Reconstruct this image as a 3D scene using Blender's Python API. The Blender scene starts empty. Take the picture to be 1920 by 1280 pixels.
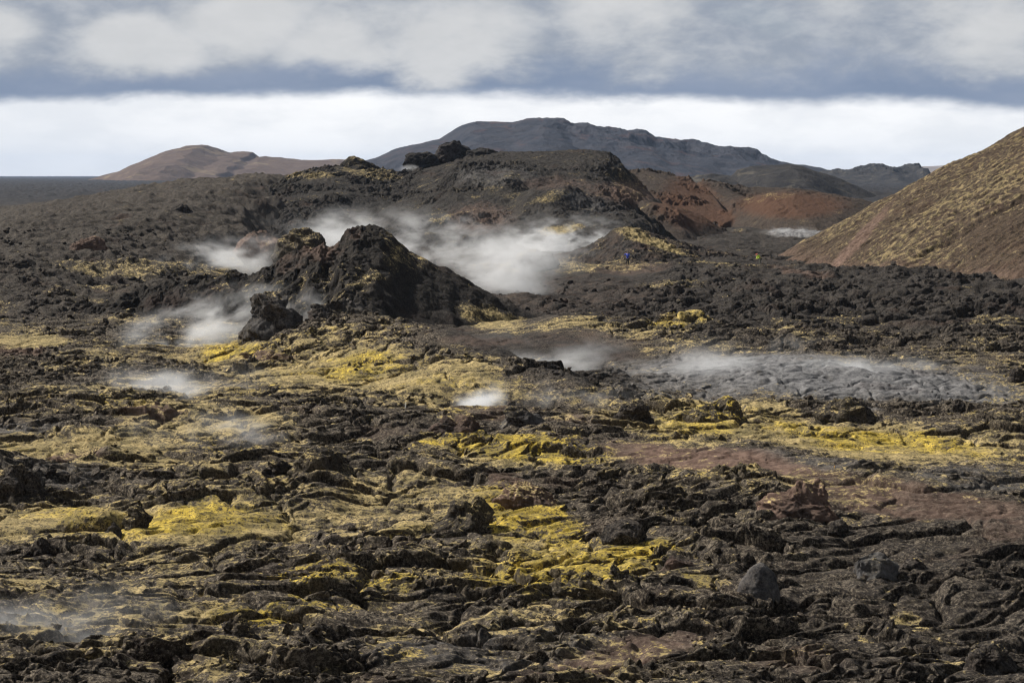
import bpy, math, time
import numpy as np
from mathutils import Vector

T0 = time.time()
scene = bpy.context.scene
COL = scene.collection

# ------------------------------------------------------------------ camera
F = 3733.0          # focal length in pixels of the 1920 px wide photograph
HC = 10.6           # eye height above the lava plain (m)
SY0 = 328.0         # photo row of the horizon
cam_d = bpy.data.cameras.new("camera")
cam = bpy.data.objects.new("camera", cam_d)
COL.objects.link(cam)
cam.location = (0, 0, HC)
cam.rotation_euler = (math.radians(90), 0, 0)
cam_d.sensor_width = 36.0
cam_d.lens = 36.0 * F / 1920.0
cam_d.shift_y = -(640.0 - SY0) / 1920.0
cam_d.clip_start = 0.5
cam_d.clip_end = 60000.0
scene.camera = cam

# ------------------------------------------------------------------ light
SUN_EL, SUN_AZ = math.radians(43), math.radians(-66)      # azimuth measured from +Y towards +X
sl = bpy.data.lights.new("sun", 'SUN')
sl.energy = 5.0
sl.angle = math.radians(3)
sl.color = (1.0, 0.95, 0.87)
so = bpy.data.objects.new("sun", sl)
COL.objects.link(so)
sd = Vector((math.sin(SUN_AZ) * math.cos(SUN_EL), math.cos(SUN_AZ) * math.cos(SUN_EL), math.sin(SUN_EL)))
so.rotation_euler = sd.to_track_quat('Z', 'Y').to_euler()

scene.view_settings.view_transform = 'Standard'
scene.view_settings.look = 'None'
scene.view_settings.exposure = 0.55
scene.view_settings.gamma = 1.0
scene.cycles.volume_step_rate = 0.6
scene.cycles.volume_bounces = 2
scene.cycles.use_denoising = True
scene.cycles.filter_width = 1.25
scene.cycles.max_bounces = 5
scene.cycles.diffuse_bounces = 2
scene.cycles.volume_max_steps = 256


class NT:
    """short helper to wire shader nodes"""
    def __init__(s, tree):
        s.t = tree
        s.n = tree.nodes
        s.l = tree.links

    def node(s, typ, **kw):
        n = s.n.new(typ)
        for k, v in kw.items():
            if k == 'ins':
                for a, b in v.items():
                    s.put(n.inputs[a], b)
            else:
                setattr(n, k, v)
        return n

    def put(s, sock, v):
        if isinstance(v, bpy.types.NodeSocket):
            s.l.new(v, sock)
        else:
            if sock.type == 'RGBA' and len(v) == 3:
                v = (*v, 1)
            sock.default_value = v

    def m(s, op, a, b=None, c=None, clamp=False):
        n = s.n.new('ShaderNodeMath')
        n.operation = op
        n.use_clamp = clamp
        s.put(n.inputs[0], a)
        if b is not None:
            s.put(n.inputs[1], b)
        if c is not None:
            s.put(n.inputs[2], c)
        return n.outputs[0]

    def mix(s, f, a, b):
        n = s.n.new('ShaderNodeMix')
        n.data_type = 'RGBA'
        s.put(n.inputs[0], f)
        s.put(n.inputs[6], a)
        s.put(n.inputs[7], b)
        return n.outputs[2]

    def ss(s, v, lo, hi):
        n = s.n.new('ShaderNodeMapRange')
        n.interpolation_type = 'SMOOTHSTEP'
        s.put(n.inputs[0], v)
        s.put(n.inputs[1], lo)
        s.put(n.inputs[2], hi)
        return n.outputs[0]

    def noise(s, vec, scale, detail=4, rough=0.55, dist=0.0, out=0):
        n = s.n.new('ShaderNodeTexNoise')
        s.put(n.inputs['Vector'], vec)
        n.inputs['Scale'].default_value = scale
        n.inputs['Detail'].default_value = detail
        n.inputs['Roughness'].default_value = rough
        n.inputs['Distortion'].default_value = dist
        return n.outputs[out]


# ------------------------------------------------------------------ world
world = bpy.data.worlds.new("World")
scene.world = world
world.use_nodes = True
W = NT(world.node_tree)
W.n.clear()
wo = W.node('ShaderNodeOutputWorld')
bg = W.node('ShaderNodeBackground')
bg.inputs['Strength'].default_value = 0.092
sky = W.node('ShaderNodeTexSky', sky_type='NISHITA', sun_disc=False, sun_elevation=SUN_EL, sun_rotation=SUN_AZ % (2 * math.pi))
tc = W.node('ShaderNodeTexCoord')
sep = W.node('ShaderNodeSeparateXYZ', ins={0: tc.outputs['Generated']})
X, Y, Z = sep.outputs
hl = W.m('SQRT', W.m('ADD', W.m('MULTIPLY', X, X), W.m('ADD', W.m('MULTIPLY', Y, Y), 1e-4)))
az = W.m('ARCTAN2', X, Y)
el = W.m('DIVIDE', Z, hl)
# deck coordinates: azimuth and compressed elevation
elc = W.m('MULTIPLY', el, 1.9)
vec = W.node('ShaderNodeCombineXYZ', ins={0: az, 1: elc, 2: 3.1}).outputs[0]
vec2 = W.node('ShaderNodeCombineXYZ', ins={0: W.m('MULTIPLY', az, 0.7), 1: elc, 2: 8.7}).outputs[0]
big = W.noise(vec, 6.0, 6, 0.55, 0.1)
lump = W.noise(vec, 12.0, 11, 0.60, 0.15)
band = W.noise(vec2, 14.0, 9, 0.62)
fine0 = W.noise(vec, 34.0, 9, 0.62, 0.2)
low = W.noise(vec2, 22.0, 8, 0.6)
wave = W.m('ADD', W.m('MULTIPLY', W.m('SUBTRACT', band, 0.5), 0.020), W.m('MULTIPLY', W.m('SUBTRACT', lump, 0.5), 0.010))
azq = W.m('DIVIDE', az, 0.257)
bow = W.m('ADD', W.m('MINIMUM', W.m('MULTIPLY', W.m('MULTIPLY', azq, azq), 0.0057), 0.012), W.m('MULTIPLY_ADD', azq, 0.0013, -0.002))
edge = W.m('ADD', W.m('ADD', el, wave), bow)
# bright strip above the horizon
strip = W.mix(W.ss(low, 0.36, 0.66), (6.8, 6.9, 7.05), (7.9, 7.9, 7.9))
lefty = W.ss(az, -0.13, -0.27)
strip = W.mix(W.m('MULTIPLY', lefty, 0.5), strip, (5.9, 6.15, 6.5))
# dark base of the deck, then lumpy deck
def gauss(a0, e0, r):
    da = W.m('DIVIDE', W.m('SUBTRACT', az, a0), r)
    de = W.m('DIVIDE', W.m('SUBTRACT', el, e0), r * 0.6)
    return W.m('POWER', 2.718, W.m('MULTIPLY', W.m('ADD', W.m('MULTIPLY', da, da), W.m('MULTIPLY', de, de)), -1.0))


pf = None
for px_, py_, r_, k_ in ((235, 78, .024, 1.0), (25, 55, .020, 1.0), (640, 110, .036, .9), (850, 70, .050, .85), (460, 45, .032, .85), (1180, 20, .05, .6), (1850, 30, .05, .6), (1500, 0, .05, .45), (330, 105, .02, .8)):
    g_ = W.m('MULTIPLY', gauss((px_ - 960) / F, (328 - py_) / F, r_), k_)
    pf = g_ if pf is None else W.m('MAXIMUM', pf, g_)
pf = W.m('MAXIMUM', pf, W.m('MULTIPLY', W.m('MAXIMUM', W.ss(W.m('ABSOLUTE', az), 0.28, 0.36), W.ss(el, 0.095, 0.11)), W.m('MULTIPLY', big, 1.2)))
dv = W.m('ADD', pf, W.m('MULTIPLY', W.m('SUBTRACT', lump, 0.5), 2.0))
fine = W.noise(vec, 40.0, 8, 0.6, 0.2)
deckc = W.mix(W.ss(dv, 0.08, 0.80), (2.35, 2.65, 3.15), (4.7, 4.75, 4.8))
deckc = W.mix(W.m('MULTIPLY', W.ss(fine, 0.35, 0.7), 0.35), deckc, (5.6, 5.6, 5.6))
base = W.mix(W.ss(band, 0.3, 0.7), (1.5, 1.95, 2.8), (2.1, 2.5, 3.3))
edge2 = W.m('ADD', el, W.m('MULTIPLY', W.m('SUBTRACT', lump, 0.5), 0.06))
deck = W.mix(W.ss(edge2, 0.043, 0.058), base, deckc)
high = W.mix(W.ss(big, 0.3, 0.7), (1.1, 1.25, 1.5), (2.1, 2.2, 2.3))
deck = W.mix(W.ss(el, 0.11, 0.22), deck, high)
cloud = W.mix(W.ss(edge, W.m('ADD', 0.0335, W.m('MULTIPLY', W.m('SUBTRACT', fine0, 0.5), 0.006)), 0.0415), strip, deck)
# thin gaps show the clear sky behind the deck
gap = W.m('MULTIPLY', W.ss(lump, 0.37, 0.28), W.ss(el, 0.06, 0.075))
W.put(bg.inputs['Color'], W.mix(W.m('MULTIPLY', gap, 0.06), cloud, sky.outputs[0]))
W.l.new(bg.outputs[0], wo.inputs['Surface'])

# ------------------------------------------------------------------ numpy noise
_r = np.random.RandomState(11)
_ang = _r.rand(256, 256).astype(np.float32) * 2 * np.pi
GX, GY = np.cos(_ang).ravel(), np.sin(_ang).ravel()
JX, JY, JV, JU, JW = [(_r.rand(256 * 256)).astype(np.float32) for _ in range(5)]


def perlin(x, y, seed=0):
    x = np.asarray(x, np.float32) + np.float32(seed * 37.37)
    y = np.asarray(y, np.float32) + np.float32(seed * 17.71)
    xf, yf = np.floor(x), np.floor(y)
    fx, fy = x - xf, y - yf
    xi = xf.astype(np.int32) & 255
    yi = yf.astype(np.int32) & 255
    x1, y1 = (xi + 1) & 255, (yi + 1) & 255
    ux = fx * fx * fx * (fx * (fx * 6 - 15) + 10)
    uy = fy * fy * fy * (fy * (fy * 6 - 15) + 10)

    def g(a, b, dx, dy):
        k = a * 256 + b
        return GX[k] * dx + GY[k] * dy
    a = g(xi, yi, fx, fy)
    b = g(x1, yi, fx - 1, fy)
    c = g(xi, y1, fx, fy - 1)
    d = g(x1, y1, fx - 1, fy - 1)
    ab = a + ux * (b - a)
    cd = c + ux * (d - c)
    return (ab + uy * (cd - ab)) * np.float32(1.5)


def rot(x, y, a):
    c, s = math.cos(a), math.sin(a)
    return x * c - y * s, x * s + y * c


def cells(x, y, seed=0):
    """nearest jittered cell: F1, F2, hash values, offset to the nearest point"""
    x = np.asarray(x, np.float32) + np.float32(seed * 13.1)
    y = np.asarray(y, np.float32) + np.float32(seed * 7.3)
    xf, yf = np.floor(x), np.floor(y)
    xi, yi = xf.astype(np.int32), yf.astype(np.int32)
    f1 = np.full(x.shape, 9.0, np.float32)
    f2 = f1.copy()
    k1 = np.zeros(x.shape, np.int32)
    ox = np.zeros_like(f1)
    oy = np.zeros_like(f1)
    for i in (-1, 0, 1):
        for j in (-1, 0, 1):
            k = ((xi + i) & 255) * 256 + ((yi + j) & 255)
            dx = xf + i + JX[k] * 0.9 - x
            dy = yf + j + JY[k] * 0.9 - y
            d = np.sqrt(dx * dx + dy * dy)
            n = d < f1
            f2 = np.where(n, f1, np.minimum(f2, d))
            f1 = np.where(n, d, f1)
            k1 = np.where(n, k, k1)
            ox = np.where(n, dx, ox)
            oy = np.where(n, dy, oy)
    return f1, f2, k1, ox, oy


def sstep(v, a, b):
    t = np.clip((v - a) / (b - a), 0, 1)
    return t * t * (3 - 2 * t)


def smax(a, b, k):
    h = np.clip(0.5 + 0.5 * (a - b) / k, 0, 1)
    return b + (a - b) * h + k * h * (1 - h)


def fbm(x, y, lam, octs, seed, g=0.5, ridged=False):
    s, a = np.zeros_like(x), 1.0
    for o in range(octs):
        xx, yy = rot(x, y, 0.9 * o + 0.2)
        n = perlin(xx / lam, yy / lam, seed + o)
        if ridged:
            n = 0.6 - 2 * np.abs(n)
        s += a * n
        lam *= 0.5
        a *= g
    return s


def to_world(px, py, yd):
    return ((px - 960.0) / F * yd, yd, HC - (py - SY0) / F * yd)


# ------------------------------------------------------------------ terrain shape
def ridge(x, y, prof, yc, sf, sb, r=2.0, wob=0.0, seed=0, yprof=None):
    """height of a ridge whose crest follows (photo column, photo row) pairs at distance yc"""
    if wob:
        x = x + wob * perlin(x / (wob * 4), y / (wob * 4), seed)
        y = y + wob * perlin(x / (wob * 4), y / (wob * 4), seed + 5)
    if yprof is not None:
        ysx = np.array([p[0] for p in yprof], float)
        yyy = np.array([p[1] for p in yprof], float)
        ycc = np.interp(x, (ysx - 960) / F * yyy, yyy)
    else:
        ycc = yc
    px = np.array([p[0] for p in prof], float)
    py = np.array([p[1] for p in prof], float)
    if yprof is not None:
        yk = np.interp(px, ysx, yyy)
    else:
        yk = np.full(px.shape, float(yc))
    xk = (px - 960) / F * yk
    zk = HC - (py - SY0) / F * yk
    zc = np.interp(x, xk, zk)
    d = y - ycc
    s = np.where(d < 0, sf, sb)
    return (zc - s * (np.sqrt(d * d + r * r) - r)).astype(np.float32)


def ground_base(x, y):
    z = (0.65 * perlin(x / 34, y / 34, 1) + 0.45 * perlin(x / 15, y / 15, 2)) * sstep(y, 20, 60)
    z = z * (1 - 0.6 * sstep(y, 500, 1500))
    # gentle rise of the dark lava field on the left
    fld = ridge(x, y, [(-900, 480), (-400, 425), (0, 396), (150, 374), (300, 350), (420, 337), (520, 330), (600, 345), (700, 420), (800, 450)], 420, 0.045, 0.10, 20, 6, 3)
    z = smax(z, fld, 1.5)
    # mossy shoulder in front of the cone
    m2 = ridge(x, y, [(-150, 720), (150, 700), (330, 668), (430, 648), (520, 622), (600, 604), (720, 590), (790, 598), (840, 608), (900, 634), (960, 660), (1000, 673), (1060, 698), (1100, 722), (1160, 775)], 112, 0.14, 0.6, 1.2, 0.6, 4,
               yprof=[(300, 118), (720, 115), (960, 102), (1100, 95), (1200, 92)])
    z = smax(z, m2, 0.6)
    # low dark swell on the right of the cone
    m3 = ridge(x, y, [(820, 640), (880, 622), (960, 608), (1050, 596), (1130, 598), (1250, 606), (1350, 612), (1500, 622)], 138, 0.05, 0.12, 3, 1.0, 6)
    z = smax(z, m3, 0.5)
    z = z - 1.1 * np.exp(-((x - 2.5) / 8) ** 2 - ((y - 117) / 8) ** 2)
    # shallow valley with steam behind the cone
    z = z - 1.3 * np.exp(-((x + 8) / 22) ** 2 - ((y - 225) / 40) ** 2)
    # pit of the bright vent in front
    z = z - 0.8 * np.exp(-((x - 0.5) / 3.5) ** 2 - ((y - 90) / 2.5) ** 2)
    # low crest lines through the foreground
    r4 = ridge(x, y, [(1120, 1140), (1180, 1100), (1250, 1050), (1320, 1005), (1400, 1010), (1560, 1045), (1700, 1080), (1900, 1200)], 56, 0.22, 0.3, 0.8, 0.5, 8)
    z = smax(z, r4, 0.3)
    r5 = ridge(x, y, [(660, 870), (740, 818), (800, 785), (850, 782), (885, 812), (905, 835), (960, 850), (1050, 850), (1100, 870)], 84, 0.2, 0.3, 0.8, 0.5, 9)
    z = smax(z, r5, 0.3)
    r6 = ridge(x, y, [(1050, 830), (1130, 775), (1185, 762), (1240, 785), (1330, 768), (1400, 770), (1470, 790), (1570, 765), (1640, 762), (1750, 790), (1950, 800)], 89, 0.14, 0.3, 0.8, 0.6, 10)
    z = smax(z, r6, 0.3)
    r7 = ridge(x, y, [(-200, 850), (0, 868), (60, 880), (150, 905), (260, 900), (330, 880), (440, 865), (560, 855), (640, 850), (720, 870), (800, 870), (900, 895)], 72, 0.12, 0.25, 0.8, 0.5, 12)
    z = smax(z, r7, 0.3)
    return z.astype(np.float32)


# painted features: (column, row, half width, half height, tilt deg, weight) in the photograph
MOSS = [
    (130, 985, 200, 40, 0, .75), (430, 985, 180, 38, -3, .75), (120, 835, 190, 28, 0, .85), (380, 790, 190, 32, 4, .7), (300, 740, 180, 26, 0, .45),
    (560, 690, 230, 40, 5, .6), (760, 700, 210, 55, 12, .42), (900, 715, 180, 30, 12, .42), (905, 590, 75, 22, 15, .9), (985, 985, 110, 60, 20, .8),
    (950, 850, 180, 28, 4, .75), (1080, 1070, 190, 50, -4, .7), (1220, 1035, 70, 16, -15, .7), (650, 1110, 130, 35, 0, .5), (440, 660, 80, 20, -10, .8),
    (1190, 790, 90, 30, 0, .55), (1350, 790, 150, 45, 0, .65), (1650, 835, 230, 26, 5, .85), (1850, 835, 90, 22, 0, .6), (1270, 614, 60, 6, 0, .9),
    (1150, 620, 150, 10, 4, .5), (1250, 540, 70, 8, 0, .6), (280, 880, 160, 20, 0, .4), (60, 1110, 60, 14, 0, .5), (480, 1150, 160, 20, 3, .5),
    (200, 1200, 220, 60, 0, .3), (560, 1230, 250, 50, 0, .3), (60, 645, 90, 12, 0, .65), (250, 660, 120, 20, 0, .3), (330, 505, 260, 20, 0, .35),
    (1230, 455, 60, 14, 22, .9), (1050, 430, 40, 6, -5, .7), (700, 1000, 80, 20, 0, .5), (760, 950, 240, 60, 0, .25), (560, 940, 220, 50, 0, .3),
    (1340, 1105, 35, 14, 0, .8), (1560, 1055, 110, 14, 0, .4), (1700, 1160, 40, 8, 0, .5), (500, 545, 160, 20, 0, .3), (150, 580, 260, 60, 0, .1),
    (480, 320, 100, 8, -4, .8), (680, 318, 60, 8, 0, .3), (1050, 500, 160, 12, 0, .3), (1330, 500, 160, 8, 0, .2), (830, 1180, 300, 20, -4, .3), (1080, 1250, 200, 30, 0, -.2),
]
YEL = [
    (130, 985, 160, 40, 0, .5), (430, 985, 150, 36, 0, .75), (440, 660, 90, 22, 0, .8), (640, 690, 130, 30, 0, .6), (985, 985, 130, 65, 20, 1), (1080, 1070, 200, 55, 0, .9),
    (950, 845, 180, 24, 4, .9), (650, 1110, 150, 40, 0, .9), (1220, 1035, 80, 20, 0, 1), (1400, 790, 120, 30, 0, .5), (1700, 835, 230, 22, 5, .9), (1270, 614, 60, 8, 0, .9), (1340, 1105, 40, 16, 0, 1),
    (560, 900, 100, 30, 0, .7), (500, 1140, 120, 20, 0, .6), (650, 780, 60, 20, 0, .3),
]
RED = [
    (1340, 868, 210, 24, 6, 1), (1750, 950, 230, 30, 6, .6), (1500, 900, 240, 16, 6, .45), (280, 778, 60, 10, 0, .7), (140, 865, 50, 10, 0, .9), (40, 665, 60, 14, 0, .6), (950, 915, 55, 24, 10, .6),
    (500, 675, 60, 12, 0, .7), (1100, 640, 150, 14, 0, .25), (920, 780, 100, 15, 0, .3), (1150, 1240, 200, 26, -12, .6), (1100, 790, 60, 12, 0, .4), (900, 640, 80, 12, 0, .3), (1500, 1240, 100, 30, 0, .25),
    (1080, 560, 200, 40, 0, .18), (1180, 505, 80, 10, 0, .35), (1880, 1000, 60, 30, 0, .4), (1500, 515, 60, 8, 10, .5),
]
GREY = [
    (1520, 705, 340, 30, 2, 1), (1650, 735, 280, 26, 2, .9), (1300, 735, 160, 24, 0, .5), (1370, 405, 60, 8, 0, .5), (1480, 420, 90, 12, 0, .7), (1490, 440, 60, 8, 0, 1),
    (1820, 900, 140, 20, 2, .35), (900, 1230, 300, 40, 0, .25), (1500, 870, 200, 18, 4, .3), (100, 900, 90, 30, 0, .3), (60, 800, 60, 12, 0, .4),
]
DARK = [(1030, 655, 190, 24, 6, 1), (1120, 705, 130, 20, 6, .9), (900, 640, 90, 14, 15, .8), (1100, 545, 240, 40, 0, .5), (1000, 760, 60, 14, 0, .6)]
SMOOTH = [
    (1520, 705, 360, 32, 2, .8), (1650, 735, 300, 28, 2, .8), (1340, 866, 240, 30, 6, 1.3), (1750, 945, 260, 36, 5, .8), (1820, 900, 150, 22, 2, .5), (130, 985, 200, 34, 0, .8), (420, 985, 170, 34, 0, .5),
    (120, 840, 180, 22, 0, .5), (350, 800, 180, 20, 0, .3), (1050, 650, 260, 30, 4, .95), (920, 600, 110, 26, 10, .8), (1650, 850, 240, 24, 4, .75), (1000, 870, 160, 16, 0, .7), (850, 720, 220, 40, 14, .25),
    (1490, 435, 80, 12, 0, .9), (1050, 735, 120, 30, 8, .8), (1080, 1080, 90, 14, 0, .5), (1150, 1240, 180, 30, -10, .5), (1050, 520, 200, 40, 0, .4), (60, 645, 80, 12, 0, .6),
]


def paint(sx, sy, lst):
    out = np.zeros(sx.shape, np.float32)
    for cx, cy, rx, ry, a, w in lst:
        dx, dy = sx - cx, sy - cy
        ca, sa = math.cos(math.radians(a)), math.sin(math.radians(a))
        u = (dx * ca + dy * sa) / rx
        v = (-dx * sa + dy * ca) / ry
        d = np.sqrt(u * u + v * v)
        k = w * (1 - sstep(d, 0.55, 1.35))
        out = out + k * (1 - np.clip(out, 0, 1)) if w > 0 else out + k
    return np.clip(out, 0, 1)


def ground_masks(x, y, z):
    sx = 960 + F * x / y
    sy = SY0 + F * (HC - z) / y
    q = 26 * perlin(x / (0.035 * y + 1), y / (0.12 * y + 3), 21)
    p = 9 * perlin(x / (0.03 * y + 1), y / (0.09 * y + 3), 22)
    wx, wy = sx + q, sy + p * np.clip((sy - 330) / 300, .15, 1)
    return [paint(wx, wy, L) for L in (MOSS, YEL, RED, GREY, SMOOTH)] + [sx, sy, paint(wx, wy, DARK)]


def lava_detail(x, y, smooth, amp=1.0, grey=0.0):
    """broken plates and clinker; returns height, horizontal shift and the share of open clinker"""
    sp = np.maximum(0.0011 * y, 0.02)

    def fade(lam):
        return sstep(lam / sp, 2.5, 6.0)
    wx = x + 0.9 * perlin(x / 3.1, y / 3.1, 31) + 0.3 * perlin(x / 1.1, y / 1.1, 32)
    wy = y + 0.9 * perlin(x / 3.1, y / 3.1, 33) + 0.3 * perlin(x / 1.1, y / 1.1, 34)
    ax = 0.62 + 0 * wx
    # where the flow is rubble and where it is plates
    zone = perlin(x / 7.5, y / 11.0, 35) + 0.55 * perlin(x / 3.0, y / 4.0, 36)
    rub = sstep(zone + 0.12 - 0.9 * smooth, -0.18, 0.28)
    # plates, two sizes
    S = 2.1
    f1, f2, k, ox, oy = cells(wx * ax / S, wy / (S * 1.15), 1)
    e = f2 - f1
    plate = (JV[k] - 0.5) * 0.6 + (JU[k] - 0.5) * 0.9 * ox + (JW[k] - 0.35) * 1.0 * oy + 0.30 * (1 - f1 * f1) - 0.5 * (1 - sstep(e, 0.0, 0.13))
    S2 = 0.85
    g1, g2, k2, px, py = cells(wx * ax / S2, wy / S2, 2)
    e2 = g2 - g1
    plate2 = (JV[k2] - 0.5) * 0.36 + (JU[k2] - 0.5) * 0.32 * px + (JW[k2] - 0.4) * 0.36 * py + 0.16 * (1 - g1 * g1) - 0.22 * (1 - sstep(e2, 0.0, 0.16))
    h = (plate * (0.62 + 0.2 * rub) * (1 - 0.72 * smooth) + plate2 * (0.30 + 0.7 * rub) * (1 - 0.8 * smooth)) * fade(S2 * 1.0)
    # clinker: ridged octaves
    h = h * 0.8
    r = np.zeros_like(h)
    lam, a = 1.35, 0.27
    for o in range(7):
        xx, yy = rot(wx, wy, 0.10 * (o % 3) - 0.1)
        xx = xx * (0.6 + 0.05 * o)
        n = perlin(xx / lam, yy / lam, 40 + o)
        if o < 5:
            n = 0.62 - np.abs(n) * 2.1
        w = fade(lam)
        if o == 0:
            r += a * n * w
        else:
            r += a * n * w * np.clip(0.45 + 1.1 * (r + 0.2), 0.25, 1.4)
        lam *= 0.5
        a *= 0.67
    soft = 0.12 * perlin(wx / 1.6, wy / 1.2, 51) * fade(1.6) + 0.05 * perlin(wx / 0.5, wy / 0.34, 52) * fade(.5) + 0.018 * perlin(wx / 0.2, wy / 0.13, 53) * fade(.2)
    soft = soft + 0.07 * (0.5 - 2 * np.abs(perlin(wx / .7, wy / .45, 54))) * fade(.6)
    q1, q2, qk, qx, qy = cells(wx / 2.4, wy / 1.5, 3)
    lobe = np.clip(grey * smooth, 0, 1) * (0.55 * (1 - q1 * q1 * 1.2) + 0.25 * (JV[qk] - 0.5) - 0.25 * (1 - sstep(q2 - q1, 0, .12)) + 0.08 * np.sin(14 * q1 + 3 * perlin(wx, wy, 58)))
    h = h + lobe
    zz = h + r * (0.22 + 0.78 * rub) * (1 - 0.74 * smooth) * 0.95 + soft * 1.5 * (1 - rub * 0.5) * (1 - 0.3 * smooth)
    big = 0.30 * perlin(x / 6.2, y / 6.2, 55)
    zz = zz * amp + big * (1 - 0.5 * smooth)
    # push upper parts out over the lower ones
    sh = np.clip(zz, -0.5, 1.2) * (0.55 * (1 - 0.75 * smooth))
    dx = 0.25 * perlin(wx / 0.8, wy / 0.8, 56) * rub * fade(.8) * (1 - smooth) + 0.07 * perlin(wx / 0.22, wy / 0.22, 57) * rub * fade(.22)
    return zz.astype(np.float32), dx.astype(np.float32), (-sh).astype(np.float32), rub


def ground_all(x, y):
    zb = ground_base(x, y)
    moss, yel, red, grey, smooth, sx, sy, dpt = ground_masks(x, y, zb)
    # how rough the flow is, by district
    amp = 0.66 - 0.03 * sstep(y, 60, 110) + 0.45 * sstep(y, 130, 260) * sstep(-x, 5, 40) + 0.6 * sstep(y, 112, 150) * sstep(x, 2, 14)
    amp = amp * (1 + 0.8 * sstep(y, 300, 900))
    stand = np.zeros_like(zb)
    for xp, yp in ((13.2, 229.0), (29.5, 238.0)):
        stand = np.maximum(stand, np.exp(-((x - xp) / 3.0) ** 2 - ((y - yp + 5) / 9.0) ** 2))
    zd, dx, dy, rub = lava_detail(x, y, smooth, amp * (1 - 0.9 * stand), grey)
    rub = rub * (1 - stand)
    zb = zb - 0.2 * stand
    far = sstep(y, 350, 1200)
    mid_ = sstep(y, 115, 180) * (1 - sstep(y, 450, 600)) * (1 - stand) * (1 - smooth)
    left_ = sstep(y, 140, 200) * (1 - sstep(y, 430, 520)) * sstep(-x, 12, 24)
    zd = zd + left_ * sstep(perlin(x / 22, y / 40, 67), -.35, .35) * (0.6 * fbm(x * .6, y, 12.0, 4, 68, 0.5, True) + 0.22 * fbm(x, y, 3.0, 4, 69, .6, True))
    zz = zb + zd + 0.45 * mid_ * fbm(x * .7, y, 6.0, 4, 66, 0.62, True) + far * (1.6 * perlin(x / 28, y / 28, 61) + 0.9 * perlin(x / 11, y / 11, 62) + 1.0 * fbm(x, y, 14.0, 3, 63, 0.6, True) * sstep(y, 450, 800))
    n = perlin(x / 5.5, y / 9.0, 71) + 0.5 * perlin(x / 2.0, y / 3.2, 72)
    near = 1 - sstep(y, 95, 170)
    rightdark = sstep(sx, 1250, 1750) * sstep(sy, 900, 1000)
    moss = np.clip(moss * 0.68 + 0.14 * near + 0.03 + 0.30 * n * (0.35 + 0.65 * near) + 0.22 * fbm(x, y, 0.9, 3, 75, 0.7) * near - 0.26 * rightdark - 0.08 * rub, 0, 1)
    moss = moss * (1 - sstep(y, 380, 600)) * (1 - 0.85 * grey) * (1 - 0.55 * red)
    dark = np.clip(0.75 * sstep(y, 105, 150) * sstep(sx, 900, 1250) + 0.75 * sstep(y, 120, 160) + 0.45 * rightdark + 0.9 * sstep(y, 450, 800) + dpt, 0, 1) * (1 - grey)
    moss = moss * (1 - 0.9 * dpt)
    yel = np.clip(0.70 * yel + 0.20 * near + 0.5 * perlin(x / 4.5, y / 6, 73) * near, 0, 1)
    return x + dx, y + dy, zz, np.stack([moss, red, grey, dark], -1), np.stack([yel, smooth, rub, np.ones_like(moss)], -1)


# ------------------------------------------------------------------ mesh helpers
def grid_mesh(name, x, y, z, ma, mb, keep=None):
    """quad sheet from 2-D arrays"""
    nr, nc = x.shape
    idx = np.arange(nr * nc, dtype=np.int32).reshape(nr, nc)
    q = np.stack([idx[:-1, :-1], idx[:-1, 1:], idx[1:, 1:], idx[1:, :-1]], -1).reshape(-1, 4)
    co = np.stack([x, y, z], -1).reshape(-1, 3).astype(np.float32)
    ma, mb = ma.reshape(-1, 4), mb.reshape(-1, 4)
    if keep is not None:
        kf = keep.ravel()[q].any(axis=1)
        q = q[kf]
        used = np.unique(q)
        remap = np.full(nr * nc, -1, np.int32)
        remap[used] = np.arange(len(used), dtype=np.int32)
        q = remap[q]
        co, ma, mb = co[used], ma[used], mb[used]
    return raw_mesh(name, co, q, ma, mb)


def raw_mesh(name, co, faces, ma=None, mb=None):
    me = bpy.data.meshes.new(name)
    nf, k = faces.shape
    me.vertices.add(len(co))
    me.vertices.foreach_set('co', np.ascontiguousarray(co, np.float32).ravel())
    me.loops.add(nf * k)
    me.loops.foreach_set('vertex_index', np.ascontiguousarray(faces, np.int32).ravel())
    me.polygons.add(nf)
    me.polygons.foreach_set('loop_start', np.arange(0, nf * k, k, dtype=np.int32))
    me.polygons.foreach_set('loop_total', np.full(nf, k, np.int32))
    me.polygons.foreach_set('use_smooth', np.ones(nf, bool))
    for nm, arr in (('ma', ma), ('mb', mb)):
        if arr is not None:
            at = me.attributes.new(nm, 'FLOAT_COLOR', 'POINT')
            at.data.foreach_set('color', np.ascontiguousarray(arr, np.float32).ravel())
    me.update(calc_edges=True)
    return me


def link(name, me, mat, parent=None, **props):
    o = bpy.data.objects.new(name, me)
    COL.objects.link(o)
    if mat is not None:
        me.materials.append(mat)
    if parent is not None:
        o.parent = parent
    for k, v in props.items():
        o[k] = v
    return o


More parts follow.
